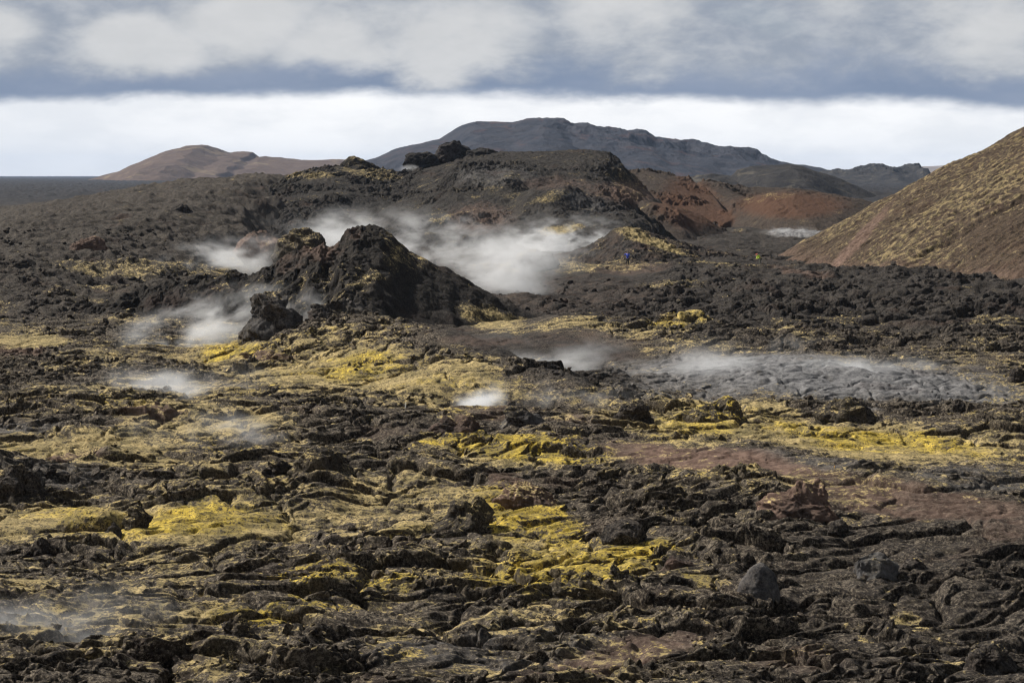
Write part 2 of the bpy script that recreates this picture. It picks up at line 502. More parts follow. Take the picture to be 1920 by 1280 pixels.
# ------------------------------------------------------------------ materials
def lava_material(name, dark=(0.020, 0.016, 0.013), mid=(0.078, 0.063, 0.048), pale=(0.27, 0.225, 0.17), bump=1.0, tan=(0.62, 0.475, 0.225), steep=1.0):
    m = bpy.data.materials.new(name)
    m.use_nodes = True
    t = NT(m.node_tree)
    bs = t.n['Principled BSDF']
    geo = t.node('ShaderNodeNewGeometry')
    P = geo.outputs['Position']
    nz = t.node('ShaderNodeSeparateXYZ', ins={0: geo.outputs['Normal']}).outputs[2]
    A = t.node('ShaderNodeAttribute', attribute_name='ma')
    B = t.node('ShaderNodeAttribute', attribute_name='mb')
    a = t.node('ShaderNodeSeparateColor', ins={0: A.outputs['Color']}).outputs
    b = t.node('ShaderNodeSeparateColor', ins={0: B.outputs['Color']}).outputs
    moss, red, grey = a[0], a[1], a[2]
    dk = A.outputs['Alpha']
    yel, smooth = b[0], b[1]
    n1 = t.noise(P, 0.55, 8, 0.62)
    n2 = t.noise(P, 3.2, 12, 0.74)
    n3 = t.noise(P, 14.0, 7, 0.75)
    n4 = t.noise(P, 0.9, 7, 0.6, 0.6)
    n6 = t.noise(P, 9.0, 5, 0.85)
    # rock
    c = t.mix(t.ss(n2, 0.40, 0.60), dark, mid)
    c = t.mix(t.m('MULTIPLY', t.ss(n1, 0.46, 0.64), t.ss(n3, 0.48, 0.60)), c, pale)
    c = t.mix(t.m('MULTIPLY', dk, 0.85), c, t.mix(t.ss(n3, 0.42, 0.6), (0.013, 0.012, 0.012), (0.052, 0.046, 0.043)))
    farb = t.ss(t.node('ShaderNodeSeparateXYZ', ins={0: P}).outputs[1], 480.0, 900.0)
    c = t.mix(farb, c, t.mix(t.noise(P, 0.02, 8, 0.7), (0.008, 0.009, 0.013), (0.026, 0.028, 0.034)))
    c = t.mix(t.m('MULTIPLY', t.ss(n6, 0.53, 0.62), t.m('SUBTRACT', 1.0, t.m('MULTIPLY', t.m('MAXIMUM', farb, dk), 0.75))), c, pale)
    c = t.mix(t.ss(n6, 0.49, 0.41), c, (0.010, 0.008, 0.008))
    gcol = t.mix(t.ss(n2, 0.35, 0.65), (0.075, 0.075, 0.080), (0.24, 0.235, 0.235))
    c = t.mix(t.m('MULTIPLY', grey, t.ss(t.m('ADD', n4, t.m('MULTIPLY', grey, 0.25)), 0.46, 0.62)), c, gcol)
    c = t.mix(t.m('MULTIPLY', t.ss(t.m('ADD', moss, t.m('MULTIPLY', t.m('SUBTRACT', n4, 0.5), 1.0)), 0.05, 0.5), 0.65), c, t.mix(t.ss(n3, 0.42, 0.58), (0.038, 0.031, 0.021), (0.16, 0.130, 0.082)))
    rcol = t.mix(t.ss(n2, 0.35, 0.7), (0.085, 0.052, 0.040), (0.235, 0.160, 0.125))
    rf = t.m('MULTIPLY', red, t.ss(t.m('ADD', n4, t.m('MULTIPLY', red, 0.4)), 0.45, 0.75))
    c = t.mix(rf, c, rcol)
    rn = t.noise(P, 0.23, 4, 0.5)
    c = t.mix(t.m('MULTIPLY', t.ss(rn, 0.56, 0.75), 0.2), c, (0.085, 0.045, 0.032))
    # moss
    s = t.m('ADD', moss, t.m('MULTIPLY', t.m('SUBTRACT', n4, 0.5), 1.1))
    n5 = t.noise(P, 7.5, 6, 0.7, 0.3)
    s = t.m('ADD', s, t.m('MULTIPLY', t.m('SUBTRACT', n5, 0.5), 2.8))
    s = t.m('ADD', s, t.m('MULTIPLY', t.m('SUBTRACT', n2, 0.5), 1.8))
    s = t.m('ADD', s, t.m('MULTIPLY', t.m('SUBTRACT', nz, 0.80), 0.9 * steep))
    s = t.m('MULTIPLY', s, t.ss(moss, 0.02, 0.15))
    mf = t.m('MULTIPLY', t.ss(s, 0.34, 0.54), t.ss(t.m('ADD', t.m('MULTIPLY', n3, 0.4), t.m('MULTIPLY', n6, 0.6)), 0.43, 0.49))
    mc = t.mix(t.ss(n2, 0.3, 0.7), (0.30, 0.235, 0.115), tan)
    yc = t.mix(t.ss(n2, 0.3, 0.68), (0.28, 0.195, 0.028), (0.82, 0.605, 0.11))
    yf = t.ss(t.m('ADD', yel, t.m('ADD', t.m('MULTIPLY', t.m('SUBTRACT', n1, 0.5), 1.2), t.m('MULTIPLY', t.m('SUBTRACT', n2, 0.5), 1.5))), 0.35, 0.95)
    mc = t.mix(yf, mc, yc)
    mc = t.mix(t.m('MULTIPLY', t.ss(n6, 0.50, 0.43), 0.6), mc, (0.10, 0.080, 0.035))
    mc = t.mix(t.m('MULTIPLY', t.ss(n4, 0.60, 0.40), 0.6), mc, (0.11, 0.095, 0.045))
    c = t.mix(mf, c, mc)
    t.put(bs.inputs['Base Color'], c)
    bs.inputs['Roughness'].default_value = 0.95
    bs.inputs['Specular IOR Level'].default_value = 0.15
    b1 = t.node('ShaderNodeBump', ins={'Height': n2, 'Distance': 0.16 * bump, 'Strength': 0.8})
    b2 = t.node('ShaderNodeBump', ins={'Height': n3, 'Distance': 0.06 * bump, 'Strength': 0.8, 'Normal': b1.outputs[0]})
    t.put(bs.inputs['Normal'], b2.outputs[0])
    return m


def far_material(name, stops, scale, streak=(0.2, 0.15, 0.12), speck=None, bump=3.0):
    m = bpy.data.materials.new(name)
    m.use_nodes = True
    t = NT(m.node_tree)
    bs = t.n['Principled BSDF']
    P = t.node('ShaderNodeNewGeometry').outputs['Position']
    n1 = t.noise(P, scale, 8, 0.6, 0.5)
    n2 = t.noise(P, scale * 6, 8, 0.65)
    n3 = t.noise(P, scale * 2.3, 6, 0.6, 1.0)
    c = t.mix(t.ss(n1, 0.35, 0.65), stops[0], stops[1])
    c = t.mix(t.m('MULTIPLY', t.ss(n2, 0.35, 0.7), 0.6), c, stops[2])
    c = t.mix(t.m('MULTIPLY', t.ss(n3, 0.56, 0.66), 0.7), c, streak)
    t.put(bs.inputs['Base Color'], c)
    bs.inputs['Roughness'].default_value = 0.95
    bs.inputs['Specular IOR Level'].default_value = 0.1
    b1 = t.node('ShaderNodeBump', ins={'Height': n2, 'Distance': bump, 'Strength': 0.8})
    t.put(bs.inputs['Normal'], b1.outputs[0])
    return m


def plain(name, col, rough=0.8, var=0.2, scale=20):
    m = bpy.data.materials.new(name)
    m.use_nodes = True
    t = NT(m.node_tree)
    bs = t.n['Principled BSDF']
    tcn = t.node('ShaderNodeTexCoord')
    n = t.noise(tcn.outputs['Object'], scale, 5, 0.6)
    c2 = tuple(v * (1 - var) for v in col)
    t.put(bs.inputs['Base Color'], t.mix(t.ss(n, 0.35, 0.65), c2, col))
    bs.inputs['Roughness'].default_value = rough
    return m


M_LAVA = lava_material('lava_and_moss')
M_CONE = lava_material('scoria_and_moss', dark=(0.012, 0.011, 0.010), mid=(0.028, 0.024, 0.021), pale=(0.060, 0.051, 0.043), bump=0.8, steep=0.5)
M_MID = lava_material('dark_scoria', dark=(0.014, 0.013, 0.013), mid=(0.038, 0.034, 0.031), pale=(0.10, 0.088, 0.075), bump=2.2, steep=0.4)
M_RIGHT = lava_material('brown_scoria_moss', dark=(0.032, 0.023, 0.016), mid=(0.070, 0.048, 0.031), pale=(0.13, 0.095, 0.062), bump=1.0, tan=(0.27, 0.195, 0.108), steep=0.3)
M_ROCK = lava_material('crag_rock', dark=(0.024, 0.021, 0.020), mid=(0.060, 0.050, 0.041), pale=(0.15, 0.125, 0.10), bump=0.8)

# ------------------------------------------------------------------ ground sheet
def rows():
    out = [6.0]
    while out[-1] < 14000:
        y = out[-1]
        if y < 38:
            st = 0.5 if y < 30 else 0.12
        elif y < 130:
            st = 0.00105 * y
        elif y < 300:
            st = 0.0013 * y
        elif y < 450:
            st = 0.0022 * y
        else:
            st = 0.006 * y
        out.append(y + st)
    return np.array(out, np.float32)


def cols():
    fine = np.arange(-0.275, 0.2751, 0.00056)
    side, v, st = [], 0.275, 0.0010
    while v < 1.5:
        v += st
        st *= 1.06
        side.append(v)
    side = np.array(side)
    return np.concatenate([-side[::-1], fine, side]).astype(np.float32)


yr, uc = rows(), cols()
parts = []
for i in range(0, len(yr), 400):
    yy = yr[i:i + 400]
    YY = np.repeat(yy[:, None], len(uc), 1)
    XX = YY * uc[None, :] + 0 * YY
    XX = np.maximum(YY, 26) * uc[None, :]
    parts.append(ground_all(XX.astype(np.float32), YY))
gx, gy, gz, gma, gmb = [np.concatenate([p[k] for p in parts], 0) for k in range(5)]
del parts
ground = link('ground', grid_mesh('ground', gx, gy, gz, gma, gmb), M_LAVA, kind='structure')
print('ground', gx.shape, round(time.time() - T0, 1))
del gx, gy, gz, gma, gmb


def ground_z(x, y):
    x = np.atleast_1d(np.array(x, np.float32))
    y = np.atleast_1d(np.array(y, np.float32))
    return ground_all(x, y)[2]


# ------------------------------------------------------------------ hills
def sheet(name, x0, x1, y0, y1, nx, ny, zf, mat, mf, det, label=None, thick=1.5, **props):
    xs = np.linspace(x0, x1, nx, dtype=np.float32)
    ys = np.linspace(y0, y1, ny, dtype=np.float32)
    YY, XX = np.meshgrid(ys, xs, indexing='ij')
    z = zf(XX, YY)
    gb = ground_base(XX, YY) if y1 < 1500 else np.zeros_like(z)
    hgt = np.clip(z - gb, 0, 99)
    dz, dx, dy = det(XX, YY, hgt)
    ma, mb = mf(XX, YY, z)
    keep = z + dz > gb - thick
    o = link(name, grid_mesh(name, XX + dx, YY + dy, z + dz, ma, mb, keep), mat, kind='structure', **props)
    return o


def masks(x, moss=0., red=0., grey=0., yel=0., smooth=0.):
    one = np.ones_like(x)
    f = lambda v: np.clip(one * v, 0, 1)
    return np.stack([f(moss), f(red), f(grey), one * 0], -1), np.stack([f(yel), f(smooth), one * 0, one], -1)


def sxy(x, y, z):
    return 960 + F * x / y, SY0 + F * (HC - z) / y


# the dark cone in the middle
CONE = [(120, 600), (200, 566), (240, 552), (300, 538), (345, 528), (400, 514), (430, 508), (480, 510), (520, 497), (530, 486), (560, 474), (590, 460), (605, 451), (618, 464), (640, 456), (655, 430), (675, 424), (720, 431), (740, 445), (770, 470), (800, 484), (850, 508), (900, 538), (940, 561), (1000, 588), (1040, 600), (1110, 622)]


def cone_z(x, y):
    z = ridge(x, y, CONE, 150, 0.50, 0.62, 0.8, 0.3, 81)
    # shoulder that runs towards the camera on the left
    return z


def cone_det(x, y, h):
    sx = 960 + F * x / y
    rough = 1 - sstep(sx, 610, 760)
    rough = np.clip(rough + 0.08 + 0.4 * np.exp(-((sx - 690) / 40) ** 2) * sstep(h, 5.0, 6.0), 0, 1)
    z = 0.30 * fbm(x, y, 2.6, 6, 82, 0.6, True) * rough + 0.09 * fbm(x, y, 1.0, 5, 90, 0.6) + 0.2 * perlin(x / 5, y / 5, 99)
    z *= sstep(h, -0.2, 0.8) * 0.9 + 0.1
    dx = 0.22 * fbm(x, y, 1.2, 3, 95) * rough
    return z, dx, -0.35 * z * rough


def cone_mask(x, y, z):
    sx, sy = sxy(x, y, z)
    n = perlin(x / 2.2, y / 2.2, 101)
    moss = -0.10 + 0.18 * n + 0.25 * perlin(x / .6, y / .6, 102) + paint(sx, sy, [(905, 590, 80, 20, 15, .5), (620, 540, 130, 40, -10, .22), (760, 470, 60, 40, 40, .32), (430, 540, 120, 25, 0, .15), (980, 604, 60, 10, 12, .5)])
    moss -= paint(sx, sy, [(790, 570, 70, 60, 0, .5)])
    red = paint(sx, sy, [(600, 470, 40, 26, 0, .5), (665, 440, 16, 20, 0, .4), (540, 495, 30, 20, 0, .3)])
    return masks(x, moss, red, 0, 0.2, 0.3)


sheet('dark_cone_hill', -34, 9.5, 132, 168, 760, 620, cone_z, M_CONE, cone_mask, cone_det, thick=1.6)

# the mossy hill that fills the right edge
def right_z(x, y):
    xc, yc, R = 138.5, 243.0, 105.0
    x = x + 1.2 * perlin(x / 9, y / 9, 110)
    r = np.sqrt((x - xc) ** 2 + (y - yc) ** 2)
    z = 0.555 * (R - r)
    z = z - 0.0009 * np.clip(R - r, 0, 60) ** 2
    return np.where(r < R + 6, z, -9).astype(np.float32)


def right_det(x, y, h):
    # streaky rough surface running down the slope
    xc, yc = 137.0, 243.0
    th = np.arctan2(y - yc, x - xc) * 90
    r = np.sqrt((x - xc) ** 2 + (y - yc) ** 2)
    s = perlin(th / 1.2, r / 4, 111) * 0.22 + perlin(th / .6, r / 1.6, 112) * 0.15 + 0.10 * perlin(x / .4, y / .4, 113)
    g = -0.9 * np.exp(-((th - perlin(r / 9, r / 40, 114) * 1.2 + 251.5) / 1.4) ** 2)
    return (s + g * sstep(h, 0.5, 3)) * 1.0 + 0.35 * perlin(x / 7, y / 7, 115), 0 * x, -0.3 * s


def right_mask(x, y, z):
    sx, sy = sxy(x, y, z)
    xc, yc = 137.0, 243.0
    th = np.arctan2(y - yc, x - xc) * 90
    r = np.sqrt((x - xc) ** 2 + (y - yc) ** 2)
    n = perlin(th / 2.5, r / 9, 116)
    st = perlin(th / 1.2, r / 4, 111) * .5 + perlin(th / .6, r / 1.6, 112) * .5 + .4 * perlin(th / .3, r / .7, 119)
    moss = 0.12 + 0.20 * n + 0.28 * perlin(x / 14, y / 14, 118) + 0.42 * st + 0.5 * fbm(x, y, 0.9, 4, 121, 0.8)
    base = sstep(105 - r, 5.5, 1.5)
    moss = moss * (1 - base * 0.95)
    moss -= paint(sx, sy, [(1880, 470, 60, 70, -20, .45), (1620, 440, 90, 7, -48, .5), (1500, 470, 60, 12, -38, .3)])
    red = 0.12 + 0.4 * base + paint(sx, sy, [(1610, 450, 90, 10, -48, .6)])
    return masks(x, moss, red, 0, 0.0, 0.2)


sheet('mossy_hill', 28, 112, 165, 262, 700, 820, right_z, M_RIGHT, right_mask, right_det, thick=2.2)

# the broad dark hill behind the steam
def mid_z(x, y):
    a = ridge(x, y, [(380, 400), (480, 352), (560, 330), (600, 318), (650, 312), (700, 318), (760, 322), (830, 305), (900, 294), (960, 286), (1020, 284), (1090, 282), (1128, 286), (1145, 297), (1165, 318), (1190, 338), (1215, 372), (1260, 410)], 400, 0.13, 0.3, 8, 4, 120)
    b = ridge(x, y, [(700, 450), (780, 385), (840, 332), (870, 310), (950, 304), (1010, 316), (1060, 338), (1120, 352), (1180, 366), (1240, 398), (1290, 420)], 352, 0.26, 0.35, 3, 3, 121)
    c = ridge(x, y, [(520, 470), (640, 425), (760, 440), (880, 425), (950, 388), (1000, 352), (1045, 344), (1090, 366), (1150, 384), (1200, 402), (1230, 430), (1260, 460)], 322, 0.30, 0.35, 2, 2.5, 122)
    d = ridge(x, y, [(1120, 350), (1150, 318), (1165, 322), (1190, 345), (1215, 365), (1230, 372), (1260, 410), (1300, 430)], 375, 0.32, 0.4, 2, 2, 123)
    z = smax(a, b, 1.0)
    z = smax(z, c, 0.8)
    z = smax(z, d, 0.6)
    return z


def mid_det(x, y, h):
    sx = 960 + F * x / y
    zone = sstep(perlin(x / 14, y / 14, 130) + 0.5 * perlin(x / 5, y / 5, 131) + 0.3 * sstep(-sx, -760, -560), -0.05, 0.35)
    top = sstep(y, 362, 380) * sstep(sx, 930, 960) * (1 - sstep(sx, 1120, 1150))
    zone = zone * (1 - top)
    z = 0.55 * fbm(x, y, 3.4, 6, 132, 0.62, True) * zone + 0.22 * fbm(x, y, 1.6, 4, 140, 0.6) + 0.5 * perlin(x / 9, y / 9, 145)
    return z, 0.5 * fbm(x, y, 2.5, 3, 147) * zone, -0.3 * z * zone


def mid_mask(x, y, z):
    sx, sy = sxy(x, y, z)
    moss = 0.06 + 0.10 * perlin(x / 4, y / 4, 150) + paint(sx, sy, [(1030, 372, 45, 10, -15, .2), (835, 410, 30, 6, -15, .7), (690, 325, 60, 10, 10, .25), (1050, 428, 40, 8, -8, .7), (1180, 345, 40, 24, 40, .12), (940, 350, 60, 25, 0, .05), (560, 330, 80, 6, 0, .3)])
    red = paint(sx, sy, [(900, 410, 70, 30, 0, .5), (1190, 365, 40, 30, 0, .6), (1040, 345, 70, 14, 0, .4), (1150, 360, 60, 20, 0, .4)])
    grey = paint(sx, sy, [(930, 330, 90, 22, 0, .3), (1100, 380, 70, 16, 20, .3)])
    return masks(x, moss, red, grey, 0.1, 0.2)


sheet('dark_ridge_hill', -64, 36, 284, 432, 900, 820, mid_z, M_MID, mid_mask, mid_det, thick=2.5)

# rust coloured hills right of it
def rust_z(x, y):
    e = ridge(x, y, [(1120, 345), (1180, 322), (1230, 320), (1280, 329), (1310, 332), (1326, 352), (1345, 341), (1370, 340), (1400, 350), (1480, 353), (1600, 372), (1700, 400)], 440, 0.2, 0.3, 4, 5.0, 160)
    f = ridge(x, y, [(1340, 420), (1385, 392), (1430, 366), (1480, 356), (1550, 362), (1620, 380), (1700, 402), (1800, 430)], 395, 0.22, 0.3, 4, 5.0, 161)
    g = ridge(x, y, [(1140, 440), (1180, 400), (1215, 376), (1260, 382), (1300, 402), (1345, 424), (1380, 440)], 345, 0.3, 0.35, 2, 1.5, 162)
    return smax(smax(e, f, 0.8), g, 0.6)


def rust_det(x, y, h):
    sx = 960 + F * x / y
    zone = sstep(perlin(x / 9, y / 9, 165), -0.1, 0.3) * (0.35 + 0.65 * (1 - sstep(sx, 1370, 1420)))
    z = 0.7 * fbm(x, y, 4.0, 5, 166, 0.56, True) * zone + 0.12 * fbm(x, y, 1.5, 3, 172, 0.6)
    return z, 0 * x, -0.3 * z * zone


def rust_mask(x, y, z):
    sx, sy = sxy(x, y, z)
    red = 0.04 + paint(sx, sy, [(1480, 385, 110, 26, 0, .9), (1300, 375, 60, 40, 30, .8), (1270, 400, 60, 24, 30, .7), (1350, 410, 30, 20, 0, .9)])
    moss = 0.02 + 0.14 * perlin(x / 4, y / 4, 173) + paint(sx, sy, [(1440, 370, 60, 8, -10, .12)])
    return masks(x, moss, red, 0, 0.1, 0.2)


M_RUST = lava_material('rust_scoria', dark=(0.022, 0.018, 0.016), mid=(0.058, 0.044, 0.035), pale=(0.11, 0.085, 0.065), bump=1.4, steep=0.3)
# stronger rust where the mask is red
_t = NT(M_RUST.node_tree)
for nd in M_RUST.node_tree.nodes:
    if nd.type == 'MIX' and tuple(round(v, 3) for v in nd.inputs[7].default_value[:3]) == (0.235, 0.160, 0.125):
        nd.inputs[7].default_value = (0.095, 0.052, 0.033, 1)
        nd.inputs[6].default_value = (0.060, 0.030, 0.018, 1)
sheet('rust_hill', 18, 108, 300, 470, 700, 620, rust_z, M_RUST, rust_mask, rust_det, thick=2.5)

# small moss streaked mound beside the walker
def mound_z(x, y):
    return ridge(x, y, [(960, 490), (1040, 482), (1100, 466), (1140, 446), (1165, 428), (1200, 430), (1250, 444), (1300, 462), (1350, 474), (1450, 492)], 256, 0.26, 0.3, 2.5, 1.5, 180)


def mound_det(x, y, h):
    z = 0.30 * fbm(x, y, 2.6, 5, 181, 0.56, True) + 0.1 * fbm(x, y, .8, 3, 187)
    return z, 0 * x, -0.2 * z


def mound_mask(x, y, z):
    sx, sy = sxy(x, y, z)
    return masks(x, 0.10 + 0.12 * perlin(x / 3, y / 3, 188) + paint(sx, sy, [(1230, 457, 55, 8, 22, .9), (1180, 435, 40, 12, 20, .4)]), 0.25, 0, 0.15, 0.2)


sheet('low_mound', -4, 40, 232, 275, 520, 330, mound_z, M_MID, mound_mask, mound_det, thick=2.2)


# distant hills
def far_hill(name, prof, yc, sf, sb, r, wob, amp, lam, mat, seed, x0, x1, y0, y1, nx=560, ny=260, tops=()):
    def zf(x, y):
        z = ridge(x, y, prof, yc, sf, sb, r, wob, seed)
        return z

    def det(x, y, h):
        k = sstep(h, 0, amp * 3)
        z = amp * fbm(x, y, lam, 6, seed + 3, 0.55, True) * (0.3 + 0.7 * sstep(perlin(x / (lam * 3), y / (lam * 3), seed + 1), -.1, .3)) * k
        z += amp * 0.5 * perlin(x / (lam * 2.5), y / (lam * 2.5), seed + 9) * k
        for (tx, ty, th, tw) in tops:
            z += th * np.exp(-((x - tx) / tw) ** 2 - ((y - ty) / (tw * 2)) ** 2) * (1 + 0.5 * fbm(x, y, tw * .6, 4, seed + 20))
        return z, 0 * x, 0 * x
    return sheet(name, x0, x1, y0, y1, nx, ny, zf, mat, lambda x, y, z: masks(x), det, thick=6)


M_MTN = far_material('mountain_rock', [(0.022, 0.026, 0.037), (0.034, 0.036, 0.046), (0.058, 0.055, 0.062)], 0.008, streak=(0.070, 0.045, 0.045), bump=5)
far_hill('mountain', [(560, 345), (640, 318), (700, 294), (760, 275), (800, 266), (830, 262), (862, 246), (880, 235), (895, 229), (920, 229), (960, 231), (1000, 226), (1020, 224), (1040, 229), (1065, 239), (1100, 240), (1145, 246), (1175, 248), (1200, 254), (1225, 261), (1250, 262), (1290, 271), (1330, 281), (1380, 283), (1410, 290), (1450, 305), (1500, 312), (1530, 318), (1580, 334), (1640, 350)],
         2600, 0.16, 0.2, 40, 12, 6.5, 110, M_MTN, 200, -330, 540, 1900, 3000, 900, 420)
M_LEFT = far_material('brown_hill_rock', [(0.070, 0.048, 0.040), (0.095, 0.066, 0.053), (0.13, 0.095, 0.070)], 0.006, streak=(0.20, 0.155, 0.10), bump=4)
far_hill('brown_hill', [(140, 345), (205, 329), (250, 315), (300, 292), (330, 280), (350, 274), (385, 273), (405, 279), (430, 288), (450, 287), (470, 289), (482, 296), (500, 295), (540, 299), (560, 301), (640, 300), (700, 306), (800, 325), (880, 345)],
         4000, 0.12, 0.2, 60, 14, 4.0, 150, M_LEFT, 230, -920, -60, 3300, 4500, 700, 240)
M_FARD = far_material('dark_hill_rock', [(0.016, 0.016, 0.019), (0.030, 0.029, 0.030), (0.055, 0.050, 0.046)], 0.03, streak=(0.09, 0.08, 0.065), bump=2)
far_hill('dark_far_hill', [(1240, 350), (1290, 335), (1330, 329), (1372, 331), (1384, 318), (1410, 311), (1440, 309), (1475, 308), (1500, 313), (1540, 326), (1580, 342), (1620, 360)],
         900, 0.25, 0.3, 12, 6, 1.3, 30, M_FARD, 250, 60, 170, 800, 980, 500, 320)
far_hill('craggy_far_hill', [(1500, 335), (1545, 322), (1580, 319), (1620, 314), (1645, 310), (1665, 316), (1690, 315), (1702, 309), (1715, 312), (1725, 324), (1760, 333)],
         2400, 0.15, 0.2, 30, 12, 4.0, 50, M_FARD, 270, 320, 540, 2150, 2650, 500, 220)
M_PALE = far_material('pale_hill_rock', [(0.16, 0.13, 0.11), (0.2, 0.16, 0.13), (0.22, 0.18, 0.15)], 0.003, streak=(0.25, 0.2, 0.16), bump=3)
far_hill('pale_horizon_hill', [(1500, 331), (1620, 324), (1700, 314), (1780, 311), (1900, 313), (2150, 327), (2300, 332)],
         9000, 0.10, 0.2, 200, 60, 3, 300, M_PALE, 290, 1200, 3400, 7800, 10000, 260, 100)
print('hills', round(time.time() - T0, 1))
# ------------------------------------------------------------------ where a pixel's ray meets the ground
def pix(px, py, lo=32.0, hi=460.0):
    ys = np.exp(np.linspace(math.log(lo), math.log(hi), 1400)).astype(np.float32)
    xs = (px - 960) / F * ys
    zb = ground_base(xs, ys)
    sy = SY0 + F * (HC - zb) / ys
    i = int(np.argmax(sy <= py))
    return float(xs[i]), float(ys[i]), float(zb[i])


def noise3(p, lam, seed, octs=5, g=0.55, ridged=True):
    """3-D like noise from three rotated planes"""
    s = np.zeros(len(p), np.float32)
    a = 1.0
    for o in range(octs):
        q = p / lam
        n = (perlin(q[:, 0] + .37 * q[:, 2], q[:, 1] - .41 * q[:, 2], seed + o) + perlin(q[:, 1] + 5.2, q[:, 2] + .33 * q[:, 0], seed + o + 7)
             + perlin(q[:, 2] - 3.1, q[:, 0] + .29 * q[:, 1], seed + o + 13)) * 0.6
        if ridged:
            n = 0.45 - 1.7 * np.abs(n)
        s += a * n
        lam *= 0.5
        a *= g
    return s


import bmesh


def ico(sub):
    bm = bmesh.new()
    bmesh.ops.create_icosphere(bm, subdivisions=sub, radius=1.0)
    co = np.array([v.co[:] for v in bm.verts], np.float32)
    fa = np.array([[v.index for v in f.verts] for f in bm.faces], np.int32)
    bm.free()
    return co, fa


ICO = {k: ico(k) for k in (2, 3, 5, 6)}


def rock(label, px, top, base, w, cat='rock', name='lava_rock', y=None, rough=0.3, taper=0.3, lean=0.0, flat=0.5, moss=0.2, red=0.0, grey=0.0, yel=0.3, seed=1, depth=0.8, sub=6, sq=0.75, group=None, mat=None):
    if y is None:
        x, y, zg = pix(px, base)
    else:
        x = (px - 960) / F * y
        zg = HC - (base - SY0) / F * y
    W_, H_ = w / F * y, (base - top) / F * y
    co, fa = ICO[sub]
    p = co.copy()
    r = np.linalg.norm(np.sign(p) * np.abs(p) ** sq, axis=1)
    p = np.sign(p) * np.abs(p) ** sq / np.maximum(r, 1e-3)[:, None]
    p = p / np.abs(p).max(axis=0)
    # lower part goes into the ground
    t = np.clip(p[:, 2] * 0.5 + 0.5, 0, 1)
    k = 1 - taper * t
    p[:, 0] = p[:, 0] * k + lean * t
    p[:, 1] = p[:, 1] * k
    dims = np.array([W_ / 2, W_ / 2 * depth, H_ * 0.72], np.float32)
    q = p * dims
    s = min(W_, H_ * 1.6)
    n = noise3(q + seed * 3.3, s * 0.55, 300 + seed * 3, 7, 0.6)
    n2 = noise3(q + seed * 5.3 + 40, s * 0.9, 330 + seed, 3, 0.5, False)
    f1, f2, kk, _, _ = cells(q[:, 0] / (s * .34) + seed, q[:, 2] / (s * .34) + q[:, 1] / (s * .5), seed)
    rs = np.random.RandomState(seed)
    if rough > .15:
        for c_ in range(18):
            nn = rs.randn(3)
            nn[2] = abs(nn[2]) * .7
            nn /= np.linalg.norm(nn)
            half = np.sqrt(((nn * dims) ** 2).sum())
            exc = np.maximum(q @ nn - half * rs.uniform(.55, .92), 0)
            q = q - exc[:, None] * nn.astype(np.float32)
    rough = min(rough, 0.35)
    d = rough * s * (0.34 * n + 0.35 * n2 + 0.25 * (0.5 - f1))
    nrm = co / np.linalg.norm(co, axis=1)[:, None]
    q = q + nrm * d[:, None]
    q[:, 2] -= (q[:, 2].max() - H_)
    # match the asked width
    wid = q[q[:, 2] > 0.05 * H_][:, 0]
    if len(wid):
        q[:, 0] = (q[:, 0] - (wid.max() + wid.min()) / 2) * (W_ / max(wid.max() - wid.min(), 1e-3))
    q[:, 2] = np.maximum(q[:, 2], -0.8 * H_ - 0.2)
    one = np.ones(len(q))
    up = np.clip(nrm[:, 2], 0, 1)
    ms = np.clip(moss + 0.25 * n2 + 0.15 * up, 0, 1)
    rd = np.clip(red * (1.0 + 0.8 * n2), 0, 1)
    ma = np.stack([ms, rd, one * grey, one * 0.3], -1)
    mb = np.stack([one * yel, one * 0.2, one, one], -1)
    me = raw_mesh(name, q, fa, ma, mb)
    o = link(name, me, mat or M_ROCK, label=label, category=cat)
    if group:
        o['group'] = group
    o.location = (x, y, zg)
    return o


R = rock
R('tall dark crag with a pale crusted left foot, in front of the cone beside steam', 512, 546, 655, 135, 'crag', 'lava_crag', y=117, rough=.32, taper=.4, lean=.22, moss=-.1, grey=.25, seed=1)
R('broad rounded dark crag right of the tall crag, below the cone', 640, 556, 632, 145, 'crag', 'lava_crag', y=119, rough=.34, taper=.35, lean=-.1, moss=.05, grey=.2, seed=2)
R('smooth grey humped boulder standing among broken slabs at lower right', 1421, 1055, 1140, 84, 'boulder', 'boulder', rough=.10, taper=.25, lean=.12, moss=-.3, grey=.35, seed=3, sq=.9)
R('rubble mound with rust orange top beside the flat reddish lava', 1488, 898, 965, 150, 'rock mound', 'rock_mound', rough=.34, taper=.45, lean=.25, moss=.08, red=.9, seed=4)
R('mossy knobbly crag topmost along the crest left of the grey lava flow', 1345, 742, 800, 120, 'crag', 'lava_crag', rough=.36, taper=.5, moss=.28, yel=.8, seed=5)
R('dark crag with a thumb-shaped tip behind the yellow moss field', 1186, 748, 790, 82, 'crag', 'lava_crag', rough=.36, taper=.5, lean=.15, moss=.1, seed=6)
R('grey fin-shaped crag leaning left in the steam of the bright vent', 985, 762, 800, 95, 'crag', 'lava_crag', rough=.3, taper=.55, lean=-.35, moss=.1, grey=.4, seed=7)
R('dark red-brown crag with a knob, left of the bright steam vent', 850, 776, 812, 105, 'crag', 'lava_crag', rough=.36, taper=.4, lean=.2, moss=.05, red=.5, seed=8)
R('dark knobbly crag behind the long yellow moss streak', 1583, 744, 795, 118, 'crag', 'lava_crag', rough=.4, taper=.45, moss=.12, seed=9)
R('upright dark block at the right end of the rubble crest', 1798, 748, 776, 30, 'rock', 'lava_rock', rough=.28, taper=.3, moss=0, seed=10)
